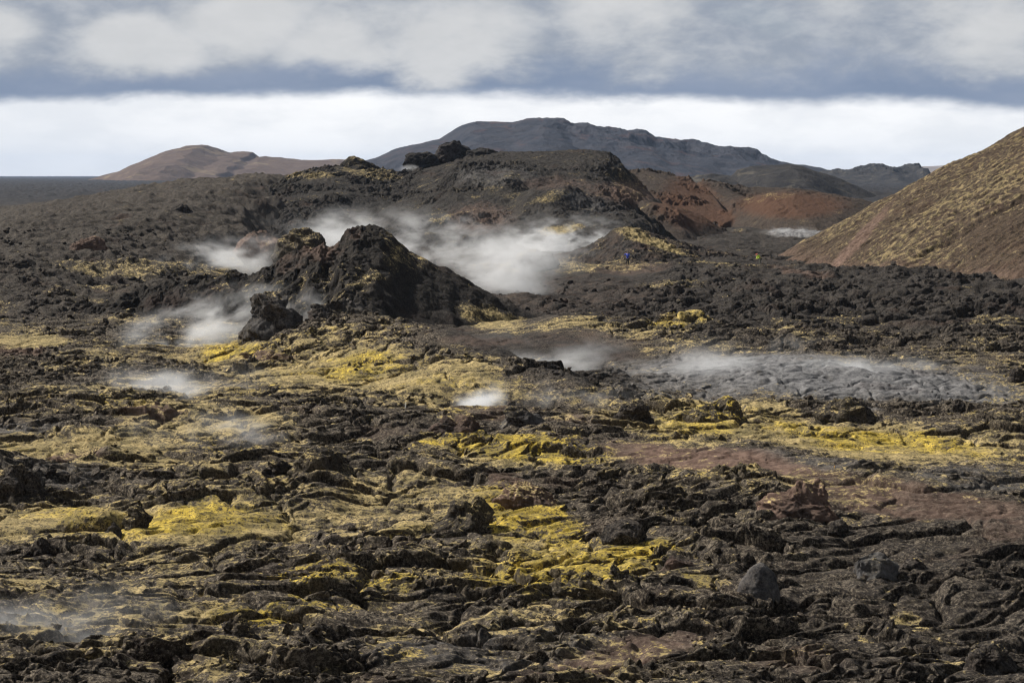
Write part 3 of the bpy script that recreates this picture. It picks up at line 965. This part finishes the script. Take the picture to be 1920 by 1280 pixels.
R('long arched slab of dark lava with a hollow under it', 600, 838, 885, 118, 'lava slab', 'lava_slab', rough=.26, taper=.3, moss=.3, lean=.1, seed=11, sq=.6)
R('small dark pyramid-shaped rock on the yellow slabs', 211, 979, 1012, 44, 'rock', 'lava_rock', rough=.2, taper=.85, lean=.2, moss=-.1, grey=.15, seed=12)
R('blocky dark rock right of the pyramid-shaped rock on yellow slabs', 258, 948, 1002, 58, 'rock', 'lava_rock', rough=.3, taper=.4, moss=.1, seed=13)
R('small black pointed rock below the yellow slabs at far left', 79, 1006, 1036, 34, 'rock', 'lava_rock', rough=.25, taper=.7, moss=-.2, seed=14)
R('black jagged crag alone in the lower left foreground', 442, 1148, 1205, 100, 'crag', 'lava_crag', rough=.42, taper=.6, lean=.1, moss=.05, seed=15)
R('dark pointed rock right of the jagged left clinker bank', 484, 1018, 1056, 46, 'rock', 'lava_rock', rough=.34, taper=.6, moss=-.1, seed=16)
R('dark slanting crag left of the bright yellow moss hollow', 868, 930, 1000, 120, 'crag', 'lava_crag', rough=.42, taper=.5, lean=.35, moss=.2, seed=17, sq=.6)
R('reddish rubble heap above the bright yellow moss hollow', 985, 902, 950, 130, 'rock mound', 'rock_mound', rough=.34, taper=.4, moss=.2, red=.7, seed=18)
R('round grey boulder ringed with yellow moss, low on the left', 662, 1080, 1124, 46, 'boulder', 'boulder', rough=.12, taper=.15, moss=.1, yel=1, grey=.1, seed=19, sq=.95)
R('dark loaf-shaped rock at the bottom edge of the picture', 1018, 1242, 1268, 66, 'rock', 'lava_rock', rough=.22, taper=.15, moss=0, seed=20)
R('smooth dark dome of lava right of the yellow moss hollow', 1170, 976, 1014, 88, 'rock mound', 'rock_mound', rough=.16, taper=.2, moss=-.2, seed=21, sq=.95)
R('pale grey slab boulder propped up among dark rubble at lower right', 1642, 1034, 1098, 86, 'boulder', 'boulder', rough=.2, taper=.3, lean=-.2, moss=.1, grey=.6, seed=22)
R('wrinkled ropy lava block right of the pale slab boulder', 1710, 1046, 1084, 72, 'boulder', 'boulder', rough=.24, taper=.2, moss=0, grey=.1, seed=23)
R('small black knob on the distant dark slope at left', 341, 382, 400, 42, 'rock', 'lava_rock', rough=.3, taper=.5, moss=-.2, seed=24, sub=5)
R('low red-brown dome on the dark lava field at left', 170, 442, 474, 78, 'rock mound', 'rock_mound', rough=.26, taper=.4, moss=-.2, red=.6, seed=25)
R('long black crag left of the cone ridge', 100, 534, 572, 88, 'crag', 'lava_crag', y=168, rough=.36, taper=.5, lean=.2, moss=0, seed=26)
R('black hunched rock just below the long black crag', 152, 556, 596, 52, 'rock', 'lava_rock', y=158, rough=.34, taper=.45, moss=0, seed=27)
R('tall knob of the twin-topped mound half hidden in steam', 568, 426, 478, 110, 'rock mound', 'rock_mound', y=205, rough=.26, taper=.6, moss=.22, yel=.1, seed=28)
R('lower red-brown shoulder of the twin-topped mound left of the cone', 492, 431, 480, 112, 'rock mound', 'rock_mound', y=208, rough=.3, taper=.5, moss=.0, red=.7, seed=29)
R('rounded crater knob on top of the dark ridge', 850, 263, 300, 78, 'crag', 'lava_crag', y=412, mat=M_MID, rough=.22, taper=.5, moss=-.1, grey=.2, seed=30)
R('lower lumpy crag right of the crater knob on the dark ridge', 902, 276, 302, 70, 'crag', 'lava_crag', y=404, mat=M_MID, rough=.22, taper=.5, moss=-.1, grey=.1, seed=31)
R('long jagged rock bank left of the crater knob on the dark ridge', 792, 284, 308, 72, 'crag', 'lava_crag', y=410, mat=M_MID, rough=.22, taper=.4, moss=-.1, seed=32)
R('craggy rock peak with pale moss at the left end of the dark ridge', 672, 292, 330, 100, 'crag', 'lava_crag', y=396, mat=M_MID, rough=.22, taper=.6, moss=.12, seed=33)
R('low black mound at the right edge of the big steam bank', 1005, 466, 496, 90, 'rock mound', 'rock_mound', y=236, rough=.2, taper=.6, moss=0.05, grey=.4, seed=34, sq=1)
R('dark rock at the right border above the grey lava flow', 1906, 688, 722, 48, 'rock', 'lava_rock', rough=.3, taper=.3, moss=-.1, seed=35)
R('heap of jagged black clinker at the left border', 30, 868, 935, 120, 'rock mound', 'rock_mound', rough=.42, taper=.3, moss=-.05, seed=36)
R('black knobbed rock on the bank behind the jagged clinker heap', 92, 872, 902, 34, 'rock', 'lava_rock', rough=.34, taper=.4, moss=-.2, seed=37)
R('black broken rock on top of the outcrop in the centre right rubble', 1230, 868, 905, 90, 'crag', 'lava_crag', rough=.4, taper=.5, moss=.05, seed=38)
R('moss-capped lava block overhanging a dark hollow in the yellow moss', 985, 1026, 1060, 84, 'lava slab', 'lava_slab', rough=.24, taper=.1, moss=.55, yel=.8, seed=39, sq=.6)
R('purple-brown slab leaning on the slanting rubble bank', 1275, 1040, 1085, 90, 'lava slab', 'lava_slab', rough=.24, taper=.35, lean=.25, moss=-.1, red=.5, seed=40)
R('black cleft rock at the left end of the arched slab', 520, 858, 888, 60, 'rock', 'lava_rock', rough=.36, taper=.4, moss=.1, seed=41)
R('long low moss-topped slab left of the dark slanting crag', 770, 976, 1005, 140, 'lava slab', 'lava_slab', rough=.18, taper=.15, moss=.7, yel=.4, seed=42, sq=.7)
R('domed yellow-green slab, largest of the slabs at far left', 172, 952, 995, 135, 'lava slab', 'lava_slab', rough=.14, taper=.25, moss=.9, yel=.6, seed=43, sq=.75)
R('rounded moss and rock hump in the lower centre', 1110, 1072, 1118, 170, 'rock mound', 'rock_mound', rough=.16, taper=.3, moss=.5, yel=.7, seed=44)
R('dark angular block at the bottom right corner', 1860, 1200, 1262, 100, 'boulder', 'boulder', rough=.26, taper=.25, moss=.1, grey=.2, seed=45)
R('black rock in a shallow hollow in the middle of the lower right rubble', 1572, 975, 1000, 44, 'rock', 'lava_rock', rough=.28, taper=.3, moss=-.2, seed=46)
print('rocks', round(time.time() - T0, 1))

# ------------------------------------------------------------------ loose clinker (nobody could count it)
rng = np.random.RandomState(5)


def rubble(name, n, ylo, yhi, smin, smax, sub, seed, mossy):
    base = []
    co, fa = ICO[sub]
    for i in range(10):
        p = co.copy()
        rs = np.random.RandomState(100 * seed + i)
        for c_ in range(16):
            nn = rs.randn(3)
            nn /= np.linalg.norm(nn)
            exc = np.maximum(p @ nn - rs.uniform(.35, .8), 0)
            p = p - exc[:, None] * nn
        p = p * (1 + 0.28 * noise3(p + 9 * i + seed, 0.9, 400 + i, 3, 0.6))[:, None]
        p = p * np.array([1.0, 0.85, 0.7], np.float32)
        base.append(p)
    u = rng.uniform(-0.30, 0.30, n * 4)
    yy = np.exp(rng.uniform(math.log(ylo), math.log(yhi), n * 4))
    xx = u * yy
    xx, yy = xx.astype(np.float32), yy.astype(np.float32)
    gx, gy, gz, ma, mb = ground_all(xx, yy)
    dens = mb[:, 2] * (1 - mb[:, 1] * 0.95) * (0.25 + 0.75 * sstep(perlin(xx / 2.2, yy / 3.0, 410), -0.2, 0.3))
    sel = np.where(rng.rand(n * 4) < dens)[0][:n]
    V, Fc, A, B = [], [], [], []
    off = 0
    for j in sel:
        s = (smin + (smax - smin) * rng.rand() ** 3.0) * (0.55 + gy[j] / 130)
        a = rng.uniform(0, 6.28)
        b = rng.uniform(-0.7, 0.7)
        ca, sa, cb, sb = math.cos(a), math.sin(a), math.cos(b), math.sin(b)
        Rm = np.array([[ca, -sa * cb, sa * sb], [sa, ca * cb, -ca * sb], [0, sb, cb]], np.float32)
        sc = np.array([1, rng.uniform(.6, 1.1), rng.uniform(.5, 1.15)], np.float32) * s
        q = (base[rng.randint(10)] * sc) @ Rm.T + np.array([gx[j], gy[j], gz[j] + s * 0.15], np.float32)
        V.append(q)
        Fc.append(fa + off)
        off += len(q)
        m_ = ma[j].copy()
        m_[0] = np.clip(m_[0] * mossy + rng.uniform(-.2, .12), 0, 1)
        m_[1] = np.clip(m_[1] + rng.uniform(-.1, .15), 0, 1)
        A.append(np.repeat(m_[None], len(q), 0))
        B.append(np.repeat(mb[j][None], len(q), 0))
    me = raw_mesh(name, np.concatenate(V), np.concatenate(Fc), np.concatenate(A), np.concatenate(B))
    o = link(name, me, M_LAVA, label='loose dark clinker and broken lava chunks strewn over the lava flow', category='lava rubble', kind='stuff')
    print(name, len(sel))
    return o


rubble('lava_rubble', 6000, 36, 120, 0.04, 0.26, 3, 1, 1.0)
rubble('lava_gravel', 8000, 90, 260, 0.08, 0.26, 2, 2, 0.8)
bpy.data.objects['lava_gravel']['label'] = 'coarse broken clinker covering the lava field further back'
print('rubble', round(time.time() - T0, 1))


# ------------------------------------------------------------------ people
def empty(name, loc, rz, label, cat):
    o = bpy.data.objects.new(name, None)
    COL.objects.link(o)
    o.location = loc
    o.rotation_euler = (0, 0, rz)
    o.empty_display_size = 0.2
    o['label'] = label
    o['category'] = cat
    return o


def skin(name, verts, edges, mat, parent, sub=2, extra=None, tilt=None):
    """verts: (x, y, z, radius_x, radius_y)"""
    me = bpy.data.meshes.new(name)
    me.from_pydata([v[:3] for v in verts], edges, [])
    o = bpy.data.objects.new(name, me)
    COL.objects.link(o)
    sk = o.modifiers.new('skin', 'SKIN')
    sk.use_smooth_shade = True
    if not me.skin_vertices:
        # adding the modifier creates the layer; make sure it is there
        bpy.context.view_layer.update()
    for i, v in enumerate(verts):
        me.skin_vertices[0].data[i].radius = (v[3], v[4])
    me.skin_vertices[0].data[0].use_root = True
    ss = o.modifiers.new('sub', 'SUBSURF')
    ss.levels = ss.render_levels = sub
    bpy.context.view_layer.update()
    dg = bpy.context.evaluated_depsgraph_get()
    ev = bpy.data.meshes.new_from_object(o.evaluated_get(dg))
    ev.name = name
    bpy.data.objects.remove(o)
    bm = bmesh.new()
    bm.from_mesh(ev)
    for c, r in (extra or []):
        g = bmesh.ops.create_uvsphere(bm, u_segments=14, v_segments=10, radius=1.0)
        for v in g['verts']:
            v.co = Vector((v.co.x * r[0] + c[0], v.co.y * r[1] + c[1], v.co.z * r[2] + c[2]))
    for f in bm.faces:
        f.smooth = True
    bm.to_mesh(ev)
    bm.free()
    ob = bpy.data.objects.new(name, ev)
    COL.objects.link(ob)
    ev.materials.append(mat)
    ob.parent = parent
    return ob


SKINM = plain('skin', (0.55, 0.33, 0.24), 0.6, 0.1)
BLUE = plain('blue_shell', (0.012, 0.06, 0.55), 0.55, 0.25, 8)
BLACK = plain('black_cloth', (0.015, 0.015, 0.018), 0.8)
GREYC = plain('grey_cap', (0.20, 0.19, 0.19), 0.8)
NEON = plain('neon_yellow', (0.62, 0.85, 0.05), 0.6, 0.1)
PINK = plain('coral_hat', (0.85, 0.27, 0.17), 0.7, 0.1)
NAVY = plain('navy_cloth', (0.012, 0.018, 0.06), 0.8)
KHAKI = plain('grey_green_trousers', (0.11, 0.115, 0.095), 0.85)
BROWN = plain('brown_hair', (0.05, 0.03, 0.02), 0.7)
BOOT = plain('boot_leather', (0.03, 0.022, 0.018), 0.7)


def figure(root, J, jacket, trousers, mats):
    """J: joint positions (facing -Y). Builds one continuous body and clothing as children"""
    v, e = [], []

    def add(p, r, q=None, par=None):
        v.append((*p, r, q if q is not None else r))
        if par is not None:
            e.append((par, len(v) - 1))
        return len(v) - 1
    pel = add(J['pelvis'], .15, .11)
    bel = add(J['belly'], .14, .105, pel)
    che = add(J['chest'], .16, .115, bel)
    nb = add(J['neck'], .062, .06, che)
    hd0 = add(J['jaw'], .068, .078, nb)
    hd1 = add(J['brow'], .078, .095, hd0)
    add(J['top'], .055, .07, hd1)
    for s in ('L', 'R'):
        sh = add(J['sh' + s], .058, None, che)
        el_ = add(J['el' + s], .042, None, sh)
        wr = add(J['wr' + s], .027, None, el_)
        pm = add(J['pm' + s], .030, .020, wr)
        pv, wv = Vector(J['pm' + s]), Vector(J['wr' + s])
        d = (pv - wv).normalized()
        side = d.cross(Vector((0, 1, 0.2))).normalized()
        up = d.cross(side).normalized()
        for i, L in enumerate((.070, .078, .072, .056)):
            a = pv + side * (.026 - .0175 * i) + d * .03
            b_ = a + d * L * .5 + up * .008
            c_ = b_ + d * L * .35 + up * .03
            k1 = add(a, .009, None, pm)
            k2 = add(b_, .0085, None, k1)
            add(c_, .0075, None, k2)
        k1 = add(wv + side * .035 + d * .02, .010, None, wr)
        add(wv + side * .055 + d * .055 + up * .02, .009, None, k1)
    for s in ('L', 'R'):
        hp = add(J['hp' + s], .088, .092, pel)
        kn = add(J['kn' + s], .056, None, hp)
        an = add(J['an' + s], .038, None, kn)
        add(J['to' + s], .036, .028, an)
    fd = (Vector(J['nose']) - Vector(J['brow']))
    nose = Vector(J['nose'])
    head = (Vector(J['brow']) + Vector(J['jaw'])) / 2
    f = fd.normalized()
    sd_ = f.cross(Vector((0, 0, 1))).normalized()
    eyes = [(head + f * .082 + sd_ * s * .032 + Vector((0, 0, .028)), (.012, .012, .009)) for s in (-1, 1)]
    ears = [(head + sd_ * s * .082, (.014, .022, .032)) for s in (-1, 1)]
    mouth = [(head + f * .088 + Vector((0, 0, -.042)), (.024, .012, .008))]
    skin('body', v, e, SKINM, root, 2, [(nose, (.013, .02, .02))] + eyes + ears + mouth)
    # jacket
    def ex(k, r, q=None):
        return (*J[k], r, q if q is not None else r)
    jv = [ex('belly', .175, .135), ex('chest', .19, .14), ex('neck', .078, .078), ex('hem', .18, .14)]
    je = [(0, 1), (1, 2), (0, 3)]
    for s in ('L', 'R'):
        n = len(jv)
        jv += [ex('sh' + s, .078), ex('el' + s, .060), ex('wr' + s, .042)]
        je += [(1, n), (n, n + 1), (n + 1, n + 2)]
    skin(jacket[0], jv, je, jacket[1], root)
    tv = [(J['pelvis'][0], J['pelvis'][1], J['pelvis'][2] + .01, .165, .125)]
    te = []
    for s in ('L', 'R'):
        n = len(tv)
        tv += [ex('hp' + s, .105), ex('kn' + s, .078), ex('an' + s, .058)]
        te += [(0, n), (n, n + 1), (n + 1, n + 2)]
    skin('trousers', tv, te, trousers, root)
    for s in ('L', 'R'):
        a, t_ = J['an' + s], J['to' + s]
        skin('boot', [(a[0], a[1], a[2] + .08, .055, .055), (a[0], a[1] + .02, .05, .055, .05), (t_[0], t_[1], .045, .048, .042)], [(0, 1), (1, 2)], BOOT, root)
    return head, f


# walker in blue, photographing
gx_, gy_, _ = pix(1177, 500)
J1 = dict(pelvis=(0, 0, .95), belly=(0, -.005, 1.12), chest=(0, 0, 1.34), neck=(0, -.01, 1.50), jaw=(0, -.035, 1.58), brow=(0, -.03, 1.67), top=(0, -.01, 1.745), nose=(0, -.14, 1.635), hem=(0, 0, .90),
          shL=(.20, 0, 1.42), elL=(.36, -.20, 1.30), wrL=(.12, -.27, 1.53), pmL=(.075, -.26, 1.59),
          shR=(-.20, 0, 1.42), elR=(-.36, -.20, 1.30), wrR=(-.12, -.27, 1.53), pmR=(-.075, -.26, 1.59),
          hpL=(.10, 0, .88), knL=(.11, -.01, .50), anL=(.12, .03, .10), toL=(.15, -.12, .035),
          hpR=(-.10, 0, .88), knR=(-.11, -.01, .50), anR=(-.12, .03, .10), toR=(-.15, -.12, .035))
zf_ = float(ground_z(gx_, gy_)[0])
p1 = empty('person', (gx_, gy_, zf_ + 0.03), math.radians(-35), 'standing person in a blue jacket and black trousers holding a camera up to the face', 'person')
figure(p1, J1, ('jacket', BLUE), BLACK, None)
skin('cap', [(0, -.02, 1.70, .095, .11), (0, -.01, 1.765, .075, .09), (0, -.13, 1.705, .07, .02)], [(0, 1), (0, 2)], GREYC, p1)
skin('hair', [(0, .045, 1.68, .075, .06), (0, .055, 1.60, .065, .045)], [(0, 1)], BROWN, p1)

# camera in the hands: a thing of its own
cm = Vector((0, -.235, 1.635))
bm = bmesh.new()
g = bmesh.ops.create_cube(bm, size=1)
for v in g['verts']:
    v.co = Vector((v.co.x * .13, v.co.y * .06, v.co.z * .09))
g = bmesh.ops.create_cube(bm, size=1)
for v in g['verts']:
    v.co = Vector((v.co.x * .045, v.co.y * .055, v.co.z * .03 + .058))
bmesh.ops.bevel(bm, geom=bm.edges[:], offset=.006, segments=2, affect='EDGES')
me = bpy.data.meshes.new('camera_body')
bm.to_mesh(me)
bm.free()
camera_root = empty('photo_camera', p1.location + Vector((cm.x * math.cos(-.61) - cm.y * math.sin(-.61), cm.x * math.sin(-.61) + cm.y * math.cos(-.61), cm.z)), math.radians(-35), 'small black camera held to the face of the person in blue', 'camera')
link('camera_body', me, BLACK, camera_root)
bm = bmesh.new()
g = bmesh.ops.create_cone(bm, cap_ends=True, segments=24, radius1=.032, radius2=.036, depth=.08)
bmesh.ops.rotate(bm, verts=bm.verts[:], cent=(0, 0, 0), matrix=__import__('mathutils').Matrix.Rotation(math.radians(90), 3, 'X'))
bmesh.ops.translate(bm, verts=bm.verts[:], vec=(0, -.068, 0))
me = bpy.data.meshes.new('lens')
bm.to_mesh(me)
bm.free()
link('lens', me, BLACK, camera_root)

# walker in yellow, bending forward
gx_, gy_, _ = pix(1425, 494)
J2 = dict(pelvis=(0, .06, .90), belly=(0, -.02, 1.03), chest=(0, -.17, 1.19), neck=(0, -.29, 1.27), jaw=(0, -.38, 1.27), brow=(0, -.42, 1.35), top=(0, -.43, 1.43), nose=(0, -.53, 1.30), hem=(0, .06, .86),
          shL=(.18, -.21, 1.24), elL=(.23, -.30, .98), wrL=(.16, -.47, .86), pmL=(.14, -.52, .83),
          shR=(-.18, -.21, 1.24), elR=(-.23, -.30, .98), wrR=(-.16, -.47, .86), pmR=(-.14, -.52, .83),
          hpL=(.09, .05, .85), knL=(.10, -.07, .47), anL=(.10, .0, .10), toL=(.12, -.15, .035),
          hpR=(-.09, .05, .85), knR=(-.10, .02, .47), anR=(-.10, .12, .10), toR=(-.12, -.02, .035))
zf_ = float(ground_z(gx_, gy_)[0])
p2 = empty('person', (gx_, gy_, zf_ + 0.03), math.radians(-68), 'person in a bright yellow top and coral hat bending forward on the dark lava', 'person')
figure(p2, J2, ('jacket', NEON), KHAKI, None)
skin('hat', [(0, -.42, 1.38, .10, .12), (0, -.43, 1.46, .07, .085), (0, -.54, 1.36, .08, .025)], [(0, 1), (0, 2)], PINK, p2)
skin('hair', [(0, -.34, 1.36, .07, .06), (0, -.31, 1.29, .06, .045)], [(0, 1)], BROWN, p2)
skin('waist_jacket', [(0, .13, .95, .17, .09), (0, .18, .82, .15, .06), (0, .19, .70, .13, .04)], [(0, 1), (1, 2)], NAVY, p2)


# ------------------------------------------------------------------ trail marker posts
def stake(px, base, top, label, mat1, mat2, tilt):
    x, y, _ = pix(px, base)
    z = float(ground_z(x, y)[0])
    h = (base - top) / F * y
    r = empty('marker_post', (x, y, z - .02), 0, label, 'marker post')
    r.rotation_euler = (0, tilt, 0)
    r['group'] = 'trail marker posts'
    for nm, a, b, w, mt in (('post', -.1, h * .72, h * .085, mat1), ('band', h * .72, h * 1.02, h * .10, mat2)):
        bm = bmesh.new()
        bmesh.ops.create_cone(bm, cap_ends=True, segments=12, radius1=w * 1.1, radius2=w, depth=b - a)
        bmesh.ops.translate(bm, verts=bm.verts[:], vec=(0, 0, (a + b) / 2))
        bmesh.ops.bevel(bm, geom=[e_ for e_ in bm.edges if abs(e_.verts[0].co.z - e_.verts[1].co.z) < 1e-5], offset=w * .2, segments=2, affect='EDGES')
        me = bpy.data.meshes.new(nm)
        bm.to_mesh(me)
        bm.free()
        link(nm, me, mt, r)


stake(760, 772, 760, 'short white marker post on the slope left of the bright vent', plain('white_post', (.75, .73, .66)), plain('cream_band', (.8, .76, .6)), .08)
stake(1564, 889, 881, 'tiny orange-topped marker post on the reddish flat lava', plain('pale_post', (.6, .5, .3)), plain('orange_band', (.85, .45, .12)), .1)


# ------------------------------------------------------------------ steam
def steam(label, px, py, y, w, h, depth, dens, seed, lean=0.0, nscale=1.0, lo=0.42, hi=0.68, tilt=0.0, fall=1.3):
    x, _, z = to_world(px, py, y)
    m = bpy.data.materials.new('steam_volume')
    m.use_nodes = True
    t = NT(m.node_tree)
    t.n.clear()
    out = t.node('ShaderNodeOutputMaterial')
    tcn = t.node('ShaderNodeTexCoord')
    ob = tcn.outputs['Object']
    sx_, sy_, sz_ = w / F * y / 2, depth / 2, h / F * y / 2
    se = t.node('ShaderNodeSeparateXYZ', ins={0: ob}).outputs
    ln = t.node('ShaderNodeVectorMath', operation='LENGTH', ins={0: ob}).outputs['Value']
    vm = t.node('ShaderNodeVectorMath', operation='MULTIPLY', ins={0: ob, 1: (sx_, sy_, sz_)}).outputs[0]
    mp = t.node('ShaderNodeMapping', ins={0: vm})
    mp.inputs['Location'].default_value = (seed * 7.1, seed * 3.3, seed)
    mp.inputs['Rotation'].default_value = (0, lean, 0)
    mp.inputs['Scale'].default_value = (0.50, 0.30, 1.0)
    n = t.noise(mp.outputs[0], 2.0 * nscale / max(sz_, .3), 8, 0.62, 0.25)
    n0 = t.noise(mp.outputs[0], 0.6 * nscale / max(sz_, .3), 3, 0.5, 0.5)
    core = t.m('SUBTRACT', 0.55, ln)
    v = t.m('ADD', t.m('ADD', t.m('MULTIPLY', n, 1.3), t.m('MULTIPLY', n0, 0.8)), t.m('MULTIPLY', core, 0.35))
    d = t.m('MULTIPLY', t.ss(v, 0.95, 1.75), t.ss(ln, 1.0, 0.22))
    d = t.m('MULTIPLY', d, 0.8)
    zf = t.m('POWER', 2.718, t.m('MULTIPLY', t.m('ADD', se[2], 0.5), -fall))
    d = t.m('MULTIPLY', t.m('MULTIPLY', d, zf), dens)
    pv = t.node('ShaderNodeVolumePrincipled')
    pv.inputs['Color'].default_value = (0.97, 0.98, 1.0, 1)
    pv.inputs['Anisotropy'].default_value = 0.25
    t.put(pv.inputs['Density'], d)
    t.l.new(pv.outputs[0], out.inputs['Volume'])
    co, fa = ICO[3]
    me = raw_mesh('steam', co * 1.03, fa)
    o = link('steam', me, m, label=label, category='steam', kind='stuff')
    o.location = (x, y, z)
    o.scale = (sx_, sy_, sz_)
    o.rotation_euler = (0, tilt, 0)
    return o


steam('dense white steam bank drifting between the cone and the dark ridge', 800, 450, 225, 900, 190, 14, 0.9, 1, 0.75, nscale=2.0)
steam('brightest puff of steam right behind the mound left of the cone summit', 640, 440, 215, 330, 150, 9, 2.8, 2, 0.8)
steam('thin steam washing down the right flank of the cone', 940, 500, 180, 380, 240, 16, 1.4, 3, -.5)
steam('steam rising to the right beneath the dark ridge near the walker in blue', 1050, 450, 270, 400, 140, 9, 2.4, 4, 0.8, nscale=2.0)
steam('steam blown low to the left of the tall dark crag', 395, 605, 122, 460, 180, 5, 3.4, 5, 0.7, tilt=-.25)
steam('wisp of steam in the gap between the two crags below the cone', 590, 580, 121, 110, 130, 5, 2, 6, .3)
steam('steam cloud behind the mossy shoulder, drifting right over dark sand', 1040, 688, 109, 560, 210, 7, 3.0, 7, 0.6)
steam('small bright white steam vent beside the fin-shaped crag', 915, 758, 89.5, 170, 130, 4, 10, 8, .2)
steam('thin steam veil spread over the grey lava flow', 1500, 700, 104, 950, 180, 9, 2.2, 9, 0.3)
steam('faint steam over the tan moss slope at left', 330, 740, 93, 640, 200, 8, 2.2, 10, 0.5)
steam('low white steam pool in the dip below the rust coloured hill', 1480, 437, 345, 150, 36, 16, 1.5, 11, 0)
steam('thin drifting steam at the bottom left corner', 120, 1200, 46, 640, 320, 4, 3, 12, .2)
steam('faint steam left of the twin-topped mound', 440, 485, 205, 380, 140, 10, 1.6, 13, .4)
steam('tiny steam puff left of the crater knob on the ridge', 768, 316, 392, 60, 26, 8, 1.5, 14, 0)
steam('pale steam at the foot of the mossy crest right of the bright vent', 1080, 755, 93, 330, 120, 5, 3.5, 15, -.3)
steam('small steam patch on the dark slope at far left', 400, 382, 380, 90, 24, 10, 0.8, 16, 0)
steam('faint steam over the grey slope below the tan moss at left', 420, 810, 79, 520, 150, 5, 1.7, 17, 0.5)

# ------------------------------------------------------------------ air
bm = bmesh.new()
bmesh.ops.create_cube(bm, size=1)
me = bpy.data.meshes.new('haze')
bm.to_mesh(me)
bm.free()
m = bpy.data.materials.new('haze_air')
m.use_nodes = True
t = NT(m.node_tree)
t.n.clear()
pv = t.node('ShaderNodeVolumePrincipled')
pv.inputs['Color'].default_value = (0.50, 0.68, 1.0, 1)
pv.inputs['Density'].default_value = 0.000035
t.l.new(pv.outputs[0], t.node('ShaderNodeOutputMaterial').inputs['Volume'])
hz = link('haze', me, m, kind='stuff', label='thin bluish air that fades the far hills', category='haze')
hz.scale = (44000, 30000, 180)
hz.location = (0, 0, 90 - 25)
print('done', round(time.time() - T0, 1))
